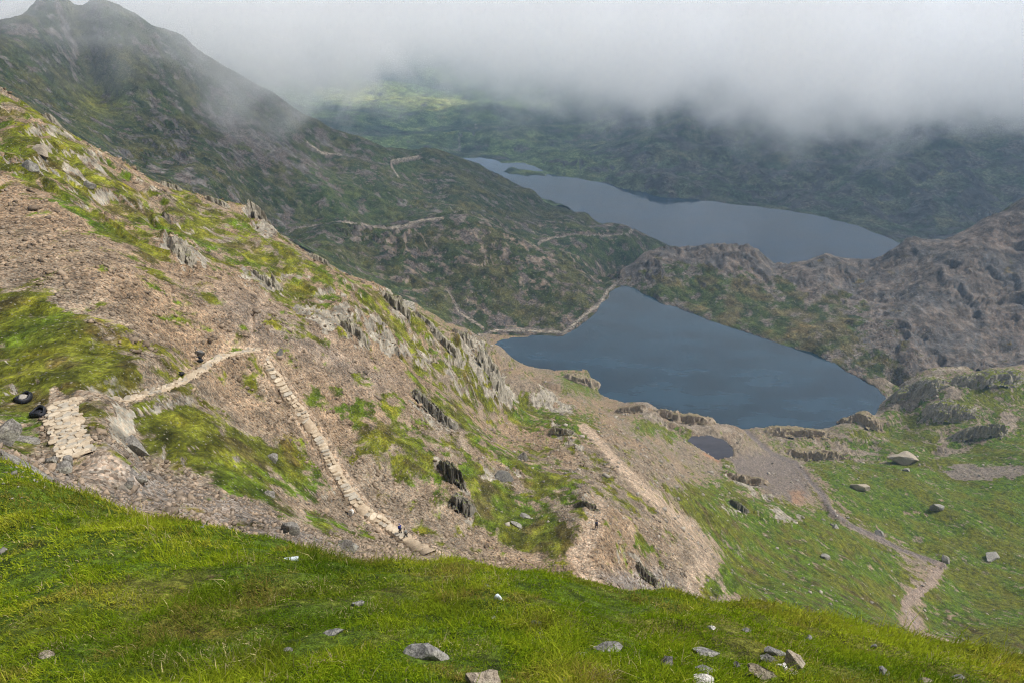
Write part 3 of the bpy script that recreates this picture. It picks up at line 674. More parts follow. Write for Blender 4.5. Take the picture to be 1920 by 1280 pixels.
def facing_frame(p, zfun, e):               # slope normal at p
    z0 = float(zfun(p[0], p[1])[0]); gx_ = (float(zfun(p[0] + e, p[1])[0]) - z0) / e; gy_ = (float(zfun(p[0], p[1] + e)[0]) - z0) / e
    return gx_, gy_, z0
from mathutils import Vector, Matrix, Euler
def put_rock(u, v, w, h, mat, label, zfun, seed, yaw=0., roll=0., deep=.75, thick=1.0, sink=.32, cuts=12, name='rock', cat='rock', group=None, r0=1.5, r1=30., sub=3):
    p = hit(u, v + h * .30, zfun, r0, r1)
    d = p[1] * CP - (p[2] - CAMZ) * SP; W = w * d / FPX; H = h * d / FPX * thick
    vs, fs = rock_shape(seed, (W, max(W * deep, H), H * 1.25), cuts, sub)
    gx_, gy_, z0 = facing_frame(p, zfun, max(W, .15))
    nrm = Vector((-gx_ * .7, -gy_ * .7, 1)).normalized()
    rot = Vector((0, 0, 1)).rotation_difference(nrm).to_matrix() @ Euler((0, roll, yaw)).to_matrix()
    o = mesh_obj(name, vs, fs, mat, False)
    o.data.polygons.foreach_set('use_smooth', np.ones(len(o.data.polygons), bool)); o.data.set_sharp_from_angle(angle=DEG(17))
    o.matrix_world = Matrix.Translation(Vector((p[0], p[1], z0)) + nrm * (H * (.5 - sink))) @ rot.to_4x4()
    if zfun is near_z: NEARFOOT.append((p[0], p[1], W * .42))
    return tag(o, label, cat, group)
G_TURF = 'stones lying in the near grass'
for a in [ # u, v, w, h, material, label, yaw, roll, depth, thickness
    (806,1222,96,40,M_ROCK,'long pale grey stone sloping down to its right, alone in the near grass',.25,.30,.5,.8),
    (905,1276,70,40,M_TAN,'tan hump-backed stone cut by the lower picture edge',.1,0,.8,1),
    (1056,1277,26,20,M_ROCK,'small rounded grey stone at the lower edge, next to the tan hump-backed stone',.4,0,.8,1),
    (1138,1213,60,20,M_ROCK,'flat grey stone with a tapering end, above the small rounded stone',-.1,-.05,.6,.9),
    (1085,1223,32,8,M_ROCK,'thin flat stone almost sunk in the grass beside the tapering grey stone',0,0,.8,1),
    (1249,1240,32,22,M_DKROCK,'dark grey stubby stone halfway between tapering stone and slab pile',.3,0,.9,1),
    (1322,1221,50,14,M_ROCK,'flat grey-green slab lying just uphill of the slab pile',.1,.12,.7,1),
    (1322,1256,46,14,M_ROCK,'low grey slab with dark end resting above a whitish stone',0,-.05,.7,1),
    (1318,1272,40,18,M_WHITE,'whitish stone at the lower edge under the low grey slab',.2,0,.7,1),
    (1452,1221,46,18,M_ROCK,'flat square-ended slab at the back of the slab pile',.05,0,.6,.9),
    (1487,1238,42,42,M_TAN,'upright wedge-shaped stone at the right of the slab pile',.5,.15,.5,1),
    (1441,1234,42,14,M_ROCK,'narrow bar-like stone leaning across the slab pile',.5,.55,.4,1),
    (1464,1250,30,16,M_WHITE,'small whitish block in the middle of the slab pile',.1,0,.7,1),
    (1426,1257,82,30,M_TAN,'longest slab of the pile, grey with an orange patch',.2,.25,.5,.8),
    (1484,1263,30,16,M_TAN,'squat brownish stone below the upright wedge',0,0,.8,1),
    (1384,1245,18,10,M_DKROCK,'small dark stone at the left tip of the longest slab',0,.2,.8,1),
    (1655,1259,25,20,M_ROCK,'lone pale block in grass to the right of the slab pile',.3,.2,.8,1),
    (1735,1277,26,16,M_TAN,'tan stone at the lower edge right of the lone pale block',0,0,.8,1),
    (1797,1268,24,10,M_ROCK,'small flat grey stone nearest the lower right corner',0,0,.8,1),
    (1516,1196,18,12,M_ROCK,'small pointed grey stone in grass above the slab pile',.4,.2,.7,1),
    (1638,1211,12,10,M_ROCK,'tiny pinkish grey stone near the grass brow, far right',.4,.2,.7,1),
    (912,1097,16,9,M_ROCK,'small pinkish stone just inside the grass brow',0,0,.8,1),
    (670,1131,26,10,M_ROCK,'half-buried pale stone in mid grass, left of centre',0,0,.8,1),
    (625,1183,40,12,M_ROCK,'broad half-buried grey-green stone in grass above the long pale stone',0,0,.8,.9),
    (925,1158,18,8,M_ROCK,'small flat stone in grass midway down the centre',0,0,.8,1),
    (1008,1168,22,9,M_DKROCK,'brownish stone beside a dark hollow in the turf',.2,0,.8,1),
    (90,1225,28,14,M_TAN,'smooth tan stone in grass at lower left',.15,.1,.8,1),
    (540,1216,18,8,M_ROCK,'little grey stone at lower left of the long pale stone',0,0,.8,1),
    (1334,1176,16,8,M_WHITE,'small whitish stone near the brow, above the flat grey-green slab',0,0,.8,1),
    (1010,1185,12,7,M_ROCK,'tiny grey stone just below the brownish stone',0,0,.8,1),
    (1400,1180,20,8,M_ROCK,'thin grey stone near the brow, straight above the slab pile',0,0,.8,1),
    (1066,1254,12,8,M_ROCK,'tiny pale stone between tapering stone and the lower edge',0,0,.8,1),
]:
    u, v, w, h, m, lab, yaw, roll, deep, th = a
    put_rock(u, v, w, h, m, lab, near_z, int(u * 7 + v), yaw, roll, deep, th, group=G_TURF)
G_HILL = 'boulders on the hillside'
for a in [
    (2,806,60,72,M_BOULD,'big pale grey boulder cut by the left picture edge',.2,.1,.8,1),
    (45,872,120,30,M_BOULD,'long low grey rock bar just behind the left grass brow',.15,.12,.5,.8),
    (116,876,34,30,M_BOULD,'blocky grey-green boulder at the foot of the near paving',.4,.1,.8,1),
    (50,822,50,24,M_BOULD,'dark grey rock ledge running down from the big pale boulder',.4,.45,.5,.8),
    (98,862,30,20,M_BOULD,'greyish boulder between rock bar and near paving',.2,.2,.8,1),
    (130,863,22,24,M_BOULD,'upright grey stone beside the lower end of the near paving',.2,.1,.7,1),
    (252,836,64,26,M_BOULD,'long pale grey rock below the dark green bank',.35,.3,.5,.9),
    (262,896,28,22,M_BOULD,'pale grey-green block beside the grey gravel',.3,.1,.8,1),
    (216,911,14,14,M_TAN,'small pale upright stone on the bank edge by the grey gravel',.2,.1,.7,1),
    (240,906,18,20,M_BOULD,'grey lump just left of the pale grey-green block',.2,.1,.7,1),
    (540,990,42,34,M_BOULD,'knobbly grey-white rock at the edge of the gravel',.3,.2,.8,1),
    (652,1024,50,30,M_BOULD,'jagged grey rock just above the brow, left of the walkers',.5,.1,.8,1),
    (521,661,12,22,M_DKROCK,'dark upright boulder beside the top of the stone steps',.5,.1,.8,1),
    (372,662,20,16,M_DKROCK,'grey boulder above the bend of the ledge path',.2,.1,.8,1),
    (945,893,46,26,M_DKROCK,'broad dark crag split into two lobes on the green bank',.2,.1,.6,1),
    (968,982,30,10,M_BOULD,'flat pale slab on the green slope left of the lone walker',.1,.2,.8,1),
    (985,967,24,8,M_BOULD,'smaller pale slab just above the flat pale slab',.1,.2,.8,1),
    (978,855,18,22,M_BOULD,'pale leaning slab on the upper green bank',.4,.3,.7,1),
    (56,312,34,22,M_BOULD,'pale rock jutting from the spur below the left skyline',.3,.3,.6,1),
    (75,282,34,26,M_TAN,'blocky tan rock on the spur just above the jutting pale rock',.3,.3,.6,1),
    (165,345,20,22,M_BOULD,'small pale rock midway down the grassy spur',.4,.3,.6,1),
    (510,855,26,20,M_BOULD,'grey rock on the green bank left of the stone steps',.4,.4,.6,1),
    (505,925,26,14,M_BOULD,'flat grey rock in the green bank above the gravel',.3,.3,.6,1),
    (1757,950,26,18,M_BOULD,'lone rounded boulder on the green basin floor, right of the stream',.2,.1,.8,1),
    (1648,998,26,14,M_BOULD,'grey boulder at the edge of the stream bed',.2,.1,.8,1),
    (1772,1048,20,18,M_BOULD,'pale boulder at the bend where gravel leaves the stream',.2,.1,.8,1),
    (1860,1042,44,12,M_BOULD,'long dark boulder in the grass right of the gravel bend',.2,.2,.6,1),
    (1612,912,42,16,M_TAN,'low tan rock hump beside the mud flat',.2,.1,.7,1),
    (1700,858,70,24,M_TAN,'broad tan rock hump on the green right of the lake outflow',.2,.1,.7,1),
    (1545,1042,20,12,M_BOULD,'pale stone on the green slope below the mud flat',.2,.1,.8,1),
    (1566,986,16,10,M_BOULD,'small pale stone on the green slope just left of the stream',.2,.1,.8,1),
    (1700,880,16,8,M_BOULD,'small flat pale stone on the bright green basin floor',.2,.1,.8,1),
]:
    u, v, w, h, m, lab, yaw, roll, deep, th = a
    put_rock(u, v, w * .88, h * .88, m, lab, hill_z, int(u * 3 + v), yaw, roll, deep, th, group=G_HILL, name='boulder', cat='boulder', r0=23, r1=700)
o = put_rock(656,962,9,14,M_WHITE,'smooth white stone standing on the grass edge left of the stone steps',hill_z,5,.2,.1,.6,1,name='white_stone',cat='stone',r0=23,r1=700,sink=.05,cuts=2)

def crag_mat(name, c1, c2, moss):
    t = NT(name); n = t.noise(.55, 6, .68, t.stretch(1, 1, .45)); vv = t.noise(3.0, 5, .7, t.stretch(1, 1, .5)); p = t.noise(.35, 4, .6)
    c = t.mix(t.ramp(n, .33, .67), c1, c2); c = t.mix(1.0, c, t.rgb(t.math('MULTIPLY_ADD', vv, 1.7, .12)), 'MULTIPLY')
    nz = t.n.new('ShaderNodeSeparateXYZ'); ge = t.n.new('ShaderNodeNewGeometry'); t.l.new(ge.outputs['True Normal'], nz.inputs[0])
    up = t.ramp(t.math('ADD', nz.outputs[2], t.math('MULTIPLY', t.math('SUBTRACT', p, .5), .9)), .66, .82)
    g = t.mix(t.ramp(vv, .3, .7), tuple(q * .6 for q in moss), tuple(q * 1.35 for q in moss)); c = t.mix(up, c, g)
    return t.done(c, .92, t.bump(n, .5, .9, t.bump(vv, .12, .9)), .15)
M_CRAG = crag_mat('crag_rock', (.20, .18, .14), (.39, .345, .27), (.125, .135, .018)); M_CRAGD = crag_mat('dark_crag_rock', (.095, .086, .070), (.25, .225, .18), (.100, .120, .014)); M_TANCRAG = crag_mat('tan_crag_rock', (.24, .19, .135), (.41, .33, .245), (.22, .18, .10))
def outcrop(u, v, w, h, mat, label, seed, n=11, lean=.25):
    # a rock bench: level with the slope behind, broken off in a stepped and fissured face towards the valley
    p = next(q for q in (hit(u, v + dv, hill_z, 23, 900) for dv in range(0, 60, 4)) if q is not None and q[1] < 800); d = p[1] * CP - (p[2] - CAMZ) * SP; W = w * d / FPX; H = h * d / FPX
    m = 54; A, B = np.meshgrid(np.linspace(-1, 1, m), np.linspace(-1.15, .85, m), indexing='ij')
    ang = math.atan2(p[0], p[1]) + (.35 if seed % 2 else -.2); fx, fy = -math.sin(ang), -math.cos(ang)         # the face looks back down towards the path
    ha, hb = W * .55, max(W * .40, H * .9)
    x = p[0] + A * ha * -fy + B * hb * fx; y = p[1] + A * ha * fx + B * hb * fy
    k1 = fbm(A * 3 + seed * 7.1, B * 2.2, 1.0, 4, seed); k2 = gnoise(A * 9 + seed * 3.3, B * 2.0, seed + 9)
    side = sstep(1.0, .55, np.abs(A) + .28 * k1)
    kq = np.round(k1 * 4.5) / 4.5; front = .42 + .22 * kq + .22 * k1 + .04 * k2
    rise = sstep(-1.1, .1, B) * side; drop = 1 - .55 * sstep(front, front + .09, B) - .45 * sstep(front + .26 + .1 * k1, front + .35 + .1 * k1, B)
    st = np.floor((rise * drop) * 3 + 1.2 * k1 + .4 * k2) / 3
    top = .62 * H * np.clip(.55 * rise * drop + .35 * np.clip(st, 0, 1.1) * drop * side, 0, 1.2)
    crack = np.exp(-(gnoise(A * 6 + seed, B * 1.5 + 4, seed + 21) / .05) ** 2); top = top * (1 - .35 * crack)
    z = hill_z(x.ravel(), y.ravel()).reshape(x.shape) + top + .03 * H * gnoise(A * 14, B * 14 + seed, seed + 31) - H * .10 * (1 - sstep(0, .15, rise * drop)) - .05 * H
    idx = np.arange(m * m).reshape(m, m); q = np.stack([idx[:-1, :-1], idx[1:, :-1], idx[1:, 1:], idx[:-1, 1:]], -1).reshape(-1, 4)
    V = np.stack([x, y, z], -1).reshape(-1, 3) - p
    e1 = V[q[:, 1]] - V[q[:, 0]]; e2 = V[q[:, 3]] - V[q[:, 0]]
    if np.cross(e1, e2)[:, 2].mean() < 0: q = q[:, ::-1]
    o = mesh_obj('rock_outcrop', V, q, mat, True); o.data.set_sharp_from_angle(angle=DEG(28)); o.location = p
    return tag(o, label, 'rock outcrop', 'rock outcrops')
for a in [
    (815,778,76,46,M_CRAGD,'dark craggy outcrop topping the green tongue right of the steps',1,12),
    (848,890,42,60,M_CRAGD,'tall black-streaked outcrop, upper of the dark pair above the lone green bank',2,9),
    (868,950,44,48,M_CRAGD,'dark moss-topped outcrop at the foot of the tall black-streaked one',3,9),
    (1212,1080,44,34,M_CRAGD,'dark mossy outcrop low in the scree below the lone walker',4,8),
    (925,712,50,60,M_CRAG,'pale cliff end of the spur standing against the lake shore',5,12),
    (745,572,44,36,M_CRAG,'pale square-topped tor on the spur skyline',6,9),
    (488,410,34,34,M_CRAG,'small tan tor where the spur skyline steps down',7,8),
    (665,622,44,34,M_CRAG,'grey outcrop on the spur above the scree, left of the tor',8,9),
    (345,478,34,28,M_CRAG,'dark-streaked outcrop high on the grassy spur',9,8),
    (500,525,50,26,M_CRAG,'long grey outcrop at the lower edge of the grassy spur',10,9),
    (1055,812,52,26,M_CRAG,'grey outcrop on the green slope above the lake track',11,9),
    (1100,948,44,26,M_CRAGD,'dark bank of rock just behind the lone walker',12,9),
    (840,650,60,34,M_CRAG,'grey-green outcrop below the spur skyline near its end',13,10),
    (1835,812,80,40,M_CRAG,'rounded brown outcrop on the green slope at far right',14,10),
    (1385,950,40,24,M_CRAGD,'dark split outcrop on the green slope above the mud flat',15,8),
    (1285,790,120,34,M_TANCRAG,'long tan rock rib between the tarn and the near lake',21,16,.1),
    (1495,812,120,26,M_TANCRAG,'low tan rock hump on the lake shore beside the outflow',22,14,.1),
    (1615,782,90,30,M_TANCRAG,'brownish rock bank climbing from the lake corner',23,13,.2),
    (1530,852,110,26,M_TANCRAG,'scatter of buff rock on the green behind the shore hump',24,14,.1),
    (1720,728,90,30,M_CRAG,'grey-brown rock step above the lake corner at right',25,13,.2),
    (1850,706,110,26,M_CRAG,'rock rim along the top of the green rise at far right',26,14,.2),
    (1780,770,90,26,M_CRAG,'middle rock band of the green rise at far right',27,13,.2),
    (1400,900,80,24,M_TANCRAG,'buff rock bank on the edge of the mud flat',28,12,.2),
    (1090,712,70,20,M_TANCRAG,'reddish rock rib running to the grassy point in the lake',29,11,.2),
    (1180,770,60,24,M_TANCRAG,'tan rocks where the slope meets the near lake',30,11,.2),
    (105,222,30,16,M_CRAG,'little crag low on the left part of the spur skyline',31,7,.3),
    (320,352,36,18,M_CRAG,'flat crag midway along the upper spur skyline',32,8,.3),
    (408,382,40,20,M_CRAG,'crag just before the small tan tor on the skyline',33,8,.3),
    (600,490,40,20,M_CRAG,'crag on the spur skyline between the two tors',34,8,.3),
    (800,606,44,22,M_CRAG,'crag on the spur skyline right of the square-topped tor',35,8,.3),
    (868,634,40,26,M_CRAG,'last crag before the pale cliff end of the spur',36,8,.3),
]: outcrop(*a)

# ------------------------------------------------------------------ stone path: bed with single slabs
def slab_shape(seed):
    g = np.random.default_rng(seed); n = 8
    a = (np.arange(n) + g.uniform(-.28, .28, n)) * 2 * math.pi / n + .39
    q = np.stack([np.cos(a), np.sin(a)], 1); q = np.sign(q) * np.abs(q) ** .62; q *= g.uniform(.88, 1.06, n)[:, None]; q /= np.abs(q).max(0) * 2
    top = np.column_stack([q * .91, .5 + g.uniform(-.05, .05, n)]); mid = np.column_stack([q, np.full(n, .30)]); bot = np.column_stack([q * .97, np.full(n, -.5)])
    v = np.concatenate([top, mid, bot]); f = [tuple(range(n))]
    for k in (0, n):
        for i in range(n): j = (i + 1) % n; f.append((k + j, k + i, k + n + i, k + n + j))
    return v, f
def slab_mat(name, c1, c2):
    t = NT(name); n = t.noise(1.7, 5, .65); return t.done(t.mix(t.ramp(n, .3, .7), c1, c2), .9, t.bump(n, .06, .8), .15)
M_SLAB = [slab_mat('paving_stone_%s' % nm, a, b) for nm, a, b in (('cream', (.46, .375, .265), (.62, .53, .405)), ('buff', (.38, .30, .205), (.52, .43, .315)), ('grey', (.31, .27, .215), (.46, .415, .335)))]
SLABS = []
for k in range(9):
    v, f = slab_shape(50 + k); me = bpy.data.meshes.new('slab'); me.from_pydata([tuple(map(float, p)) for p in v], [], f); me.materials.append(M_SLAB[k % 3]); me.update(); SLABS.append(me)
def bed_mat():
    t = NT('trodden_gravel'); n = t.noise(2.2, 6, .7); c = t.mix(t.ramp(n, .3, .7), (.32, .245, .165), (.46, .37, .265)); return t.done(c, .95, t.bump(n, .12, .8), .1)
M_BED = bed_mat()
def bed(name, q, hw, up=.14, parent=None):
    t = np.gradient(q[:, :2], axis=0); t /= np.hypot(t[:, 0], t[:, 1])[:, None] + 1e-9; nn = np.stack([-t[:, 1], t[:, 0]], 1)
    V = []; F = []
    for i in range(len(q)):
        wv = hw * (1 + .25 * math.sin(i * .7) * math.sin(i * .23 + 1))
        for s_ in (-1.25, -1, 1, 1.25):
            V.append((q[i, 0] + nn[i, 0] * wv * s_, q[i, 1] + nn[i, 1] * wv * s_, q[i, 2] + (up if abs(s_) == 1 else -.45)))
        if i:
            for k in range(3): F.append((4 * i - 4 + k, 4 * i - 3 + k, 4 * i + 1 + k, 4 * i + k))
    return mesh_obj(name, V, F, M_BED, True, parent)
def lay(root, q, hw, step, across, thick, up, seed, skip=(), level=True):
    g = np.random.default_rng(seed); L = np.r_[0, np.cumsum(np.hypot(*np.diff(q[:, :2], axis=0).T))]; s_ = .3
    while s_ < L[-1] - .3:
        ln = step * g.uniform(.75, 1.25)
        if not any(a < s_ / L[-1] < b for a, b in skip):
            P0 = np.array([np.interp(s_ + ln / 2, L, q[:, k]) for k in range(3)]); P1 = np.array([np.interp(s_ + ln / 2 + .5, L, q[:, k]) for k in range(3)])
            hd = math.atan2(P1[1] - P0[1], P1[0] - P0[0]); gr = math.atan2(P1[2] - P0[2], .5) * (.72 if level else 1.0)
            n_ = (1 if g.random() < .68 else 2) if across < 2 else max(1, across + int(g.integers(-1, 2)))
            cut = np.sort(g.uniform(-.12, .12, n_ - 1) + np.arange(1, n_) / n_) if n_ > 1 else np.array([])
            ed = np.r_[0, cut, 1] * 2 - 1; wf = hw * g.uniform(.78, 1.16)
            for a, b in zip(ed[:-1], ed[1:]):
                c_ = (a + b) / 2 * wf + g.normal() * .09; wd = (b - a) * wf
                o = bpy.data.objects.new('slab', SLABS[int(g.integers(0, 9))]); COL.objects.link(o); o.parent = root
                o.location = (P0[0] - math.sin(hd) * c_, P0[1] + math.cos(hd) * c_, P0[2] + up + g.uniform(-.06, .04))
                o.rotation_euler = (g.normal() * .03, -gr + g.normal() * .03, hd + g.normal() * .24 + (math.pi if g.random() < .5 else 0))
                o.scale = (ln * g.uniform(1.0, 1.2), wd * g.uniform(.86, 1.02), thick * g.uniform(.7, 1.15))
        s_ += ln
p_steps = setting(bed('stepped_stone_path', PATHS['steps'], .85)); lay(p_steps, PATHS['steps'][:int(len(PATHS['steps']) * .84)], .80, .62, 1.4, .34, .16, 3, skip=((.33, .36), (.74, .77)))
p_ledge = setting(bed('ledge_stone_path', PATHS['ledge'], .72)); lay(p_ledge, PATHS['ledge'], .74, 1.0, 2, .24, .16, 4, level=False)
p_near = setting(bed('paved_stone_path', PATHS['near'], 1.1)); lay(p_near, PATHS['near'], 1.15, .42, 4, .14, .16, 5)

# loose scree and scattered stones: uncountable, one mesh
def stone_field(name, n, rmin, rmax, thr, keep, size, mat, colour, seed, cover=cover_hill, zf=None, span=50.):
    g = np.random.default_rng(seed); r = np.exp(g.uniform(math.log(rmin), math.log(rmax), n)); th = np.radians(g.uniform(-span, span, n)); x = r * np.sin(th); y = r * np.cos(th)
    zb = base_height(x, y); u, v, _ = to_pix(x, y, zb); c, gr, k, fl, ro, rc = cover(x, y, u, v); c = c[1]
    m = keep(g, gr, k, fl, u, v, zb); x, y, r, c = x[m], y[m], r[m], c[m]
    z = (zf or hill_z)(x, y); n = len(x)
    cube = np.array([(-1,-1,-1),(1,-1,-1),(1,1,-1),(-1,1,-1),(-1,-1,1),(1,-1,1),(1,1,1),(-1,1,1)], float) * .5
    fq = np.array([(0,3,2,1),(4,5,6,7),(0,1,5,4),(1,2,6,5),(2,3,7,6),(3,0,4,7)])
    s = size(g, r, n)
    v8 = cube[None] * g.uniform(.55, 1.15, (n, 8, 1)) * np.stack([g.uniform(.7, 1.5, n), g.uniform(.6, 1.1, n), g.uniform(.35, .8, n)], 1)[:, None] * s[:, None, None]
    a = g.uniform(0, 6.28, n); b = g.normal(0, .35, n)
    ca_, sa_ = np.cos(a)[:, None], np.sin(a)[:, None]; X, Y, Z = v8[..., 0], v8[..., 1], v8[..., 2]
    cb, sb = np.cos(b)[:, None], np.sin(b)[:, None]; X, Z = X * cb - Z * sb, X * sb + Z * cb
    v8 = np.stack([X * ca_ - Y * sa_ + x[:, None], X * sa_ + Y * ca_ + y[:, None], Z + (z + s * .12)[:, None]], -1).reshape(-1, 3)
    f = (fq[None] + (np.arange(n) * 8)[:, None, None]).reshape(-1, 4)
    tint = np.repeat(colour(g, c, n), 8, 0)
    o = mesh_obj(name, v8, f, mat, False, attrs={'tint': tint}); o['kind'] = 'stuff'; return o
def stone_mat():
    t = NT('loose_stone'); n = t.noise(6, 4, .6); return t.done(t.mix(1.0, t.attr('tint', 'Color'), t.rgb(t.math('MULTIPLY_ADD', n, .9, .55)), 'MULTIPLY'), .9, t.bump(n, .05, .6), .15)
M_STONE = stone_mat()
def stone_col(g, c, n):
    b = g.uniform(.55, 1.55, n)[:, None]; t = g.uniform(0, 1, n)[:, None]
    base = np.array((.255, .186, .122)) * (1 - t) + np.array((.21, .17, .132)) * t
    return np.clip((base * .75 + c * .25) * b, .02, .75)
stone_field('scree_rubble', 60000, 27, 330, 0, lambda g, gr, k, fl, u, v, z: (gr < .35) & (fl < .3) & (u < 1420) & (g.random(len(u)) < .62 + .3 * (u < 900)), lambda g, r, n: np.clip(g.lognormal(math.log(.30), .42, n) * (r / 95) ** .55, .10, 1.4), M_STONE, stone_col, 21)
stone_field('grey_rubble', 26000, 90, 760, 0, lambda g, gr, k, fl, u, v, z: (u > 880) & (z > 2) & ((gr < .5) | (g.random(len(u)) < .22)) & (g.random(len(u)) < .55), lambda g, r, n: np.clip(g.lognormal(math.log(.50), .55, n) * (r / 350) ** .7, .12, 3.2), M_STONE,
    lambda g, c, n: np.clip(np.array((.30, .265, .215)) * g.uniform(.5, 1.3, n)[:, None], .02, .75), 22)

stone_field('brow_rubble', 2600, 9.0, 17.0, 0, lambda g, gr, k, fl, u, v, z: (g.random(len(u)) < sstep(.12, .5, fbm(u, v, 90, 3, 451)) * .8), lambda g, r, n: np.clip(g.lognormal(math.log(.05), .5, n), .02, .22), M_STONE,
    lambda g, c, n: np.clip(np.array((.30, .28, .25)) * g.uniform(.5, 1.3, n)[:, None], .02, .75), 23, cover=cover_near, zf=near_z)

# ------------------------------------------------------------------ litter, bags, walkers
def plain(name, col, rough=.7, spec=.3, bump=0, scale=30):
    t = NT(name); n = t.noise(scale, 4, .6); c = t.mix(t.ramp(n, .3, .7), tuple(q * .8 for q in col), tuple(min(1, q * 1.15) for q in col))
    return t.done(c, rough, t.bump(n, bump, .7) if bump else None, spec)
def lathe(prof, n=16):
    V = []; F = []
    for (r, z) in prof:
        for i in range(n): a = 2 * math.pi * i / n; V.append((r * math.cos(a), r * math.sin(a), z))
    for k in range(len(prof) - 1):
        for i in range(n): j = (i + 1) % n; F.append((k * n + i, k * n + j, k * n + n + j, k * n + n + i))
    F.append(tuple(range(n))[::-1]); F.append(tuple(range((len(prof) - 1) * n, len(prof) * n))); return V, F
M_PET = plain('clear_plastic', (.62, .68, .72), .18, .6); M_CAP = plain('cap_plastic', (.75, .78, .80), .4, .5)
def bottle(u, v, label, yaw, crush, length):
    p = hit(u, v, near_z, 1.5, 30); R = length * .16
    prof = [(R * .55, 0), (R * .95, R * .15)]
    for k in range(7): z0 = R * .3 + k * length * .088; prof += [(R, z0), (R * .90, z0 + length * .044)]
    prof += [(R, length * .68), (R * .8, length * .80), (R * .36, length * .90), (R * .36, length * .95)]
    V, F = lathe(prof, 18); V = np.array(V); V[:, 0] *= 1 - crush * np.clip(1 - np.abs(V[:, 2] / length - .45) * 2.2, 0, 1); V[:, 1] += crush * .5 * R * np.sin(V[:, 2] / length * 5)
    o = mesh_obj('plastic_bottle', V, F, M_PET, True); tag(o, label, 'bottle')
    Vc, Fc = lathe([(R * .42, length * .94), (R * .42, length)], 14); mesh_obj('cap', Vc, Fc, M_CAP, True, o)
    o.location = (p[0], p[1], float(near_z(p[0], p[1])[0]) + R * 1.25); o.rotation_euler = (math.pi / 2, .18, yaw)
    NEARFOOT.append((p[0], p[1], length * .4)); return o
bottle(561,1052,'clear ribbed plastic bottle lying in grass at the brow',DEG(-82),.12,.24); bottle(930,1122,'crushed pale plastic bottle in the middle of the near grass',DEG(40),.5,.20)

M_BAG = plain('black_woven_bag', (.012, .013, .018), .55, .35, .02, 14); M_FILL = plain('bag_stones', (.34, .31, .27), .9, .2, .05, 9)
def rubble_bag(u, v, w, label, seed, filled):
    p = hit(u, v + 4, hill_z, 23, 300); d = p[1] * CP - (p[2] - CAMZ) * SP; W = w * d / FPX; g = np.random.default_rng(seed)
    n, prof = 20, [(.36, 0), (.50, .10), (.54, .26), (.50, .42), (.42, .50), (.36, .47), (.33, .40)]
    V = []; F = []
    for k, (r, z) in enumerate(prof):
        for i in range(n):
            a = 2 * math.pi * i / n; sq = 1 / max(abs(math.cos(a)), abs(math.sin(a))) ** .35; q = r * sq * (1 + .10 * math.sin(3 * a + seed) + g.normal() * .025)
            V.append((q * math.cos(a) * W, q * math.sin(a) * W * .85, (z * (1 + .16 * math.sin(2 * a + seed)) + g.normal() * .012) * W))
    for k in range(len(prof) - 1):
        for i in range(n): j = (i + 1) % n; F.append((k * n + i, k * n + j, k * n + n + j, k * n + n + i))
    F.append(tuple(range(n))[::-1])
    o = mesh_obj('rubble_bag', V, F, M_BAG, True); tag(o, label, 'bag', 'black bags left beside the path')
    fv, ff = rock_shape(seed + 60, (W * .62, W * .52, W * (.30 if filled else .10)), 8, 2, .15); mesh_obj('filling', fv + np.array([0, 0, W * (.40 if filled else .30)]), ff, M_FILL if filled else M_BAG, True, o)
    for s_ in (-1, 1):
        H = []; HF = []
        for i in range(9):
            t = math.pi * i / 8; c_ = np.array([s_ * W * .40 + s_ * .05 * W * math.sin(t), W * .16 * math.cos(t), W * (.44 + .13 * math.sin(t))])
            for (ox, oz) in ((-.02, 0), (0, .02), (.02, 0), (0, -.02)): H.append(c_ + np.array([ox * W, 0, oz * W]))
            if i:
                for k in range(4): HF.append((4 * i - 4 + k, 4 * i - 4 + (k + 1) % 4, 4 * i + (k + 1) % 4, 4 * i + k))
        mesh_obj('handle', H, HF, M_BAG, True, o)
    o.location = (p[0], p[1], float(hill_z(p[0], p[1])[0]) - .04 * W); o.rotation_euler = (.1, -.08, seed * .9)
rubble_bag(46,747,28,'black bag showing pale stones inside, uppermost beside the near paving',1,True)
rubble_bag(73,774,28,'black domed bag touching the near paving',2,False)
rubble_bag(373,673,14,'small black bag above the bend of the ledge path',3,False)
rubble_bag(339,699,12,'smallest dark bag, half hidden by the grass of the ledge path',4,False)

M_SKIN = plain('skin', (.45, .30, .22), .6); M_HAIR = plain('hair', (.05, .035, .025), .8); M_BOOT = plain('boot_leather', (.06, .045, .035), .7)
def skinned(name, joints, links, mat, parent=None, sub=1):
    # tapered tubes round a jointed skeleton, grown into one surface
    bm = bmesh.new(); lay_ = bm.verts.layers.skin.verify(); vs = []
    for i, (c_, r) in enumerate(joints):
        q = bm.verts.new(c_); q[lay_].radius = (r, r) if not isinstance(r, tuple) else r; q[lay_].use_root = (i == 0); vs.append(q)
    for a, b in links: bm.edges.new((vs[a], vs[b]))
    me = bpy.data.meshes.new(name); bm.to_mesh(me); bm.free(); me.materials.append(mat)
    o = bpy.data.objects.new(name, me); COL.objects.link(o)
    if parent: o.parent = parent
    m = o.modifiers.new('skin', 'SKIN'); m.use_smooth_shade = True; s_ = o.modifiers.new('smooth', 'SUBSURF'); s_.levels = s_.render_levels = sub
    return o
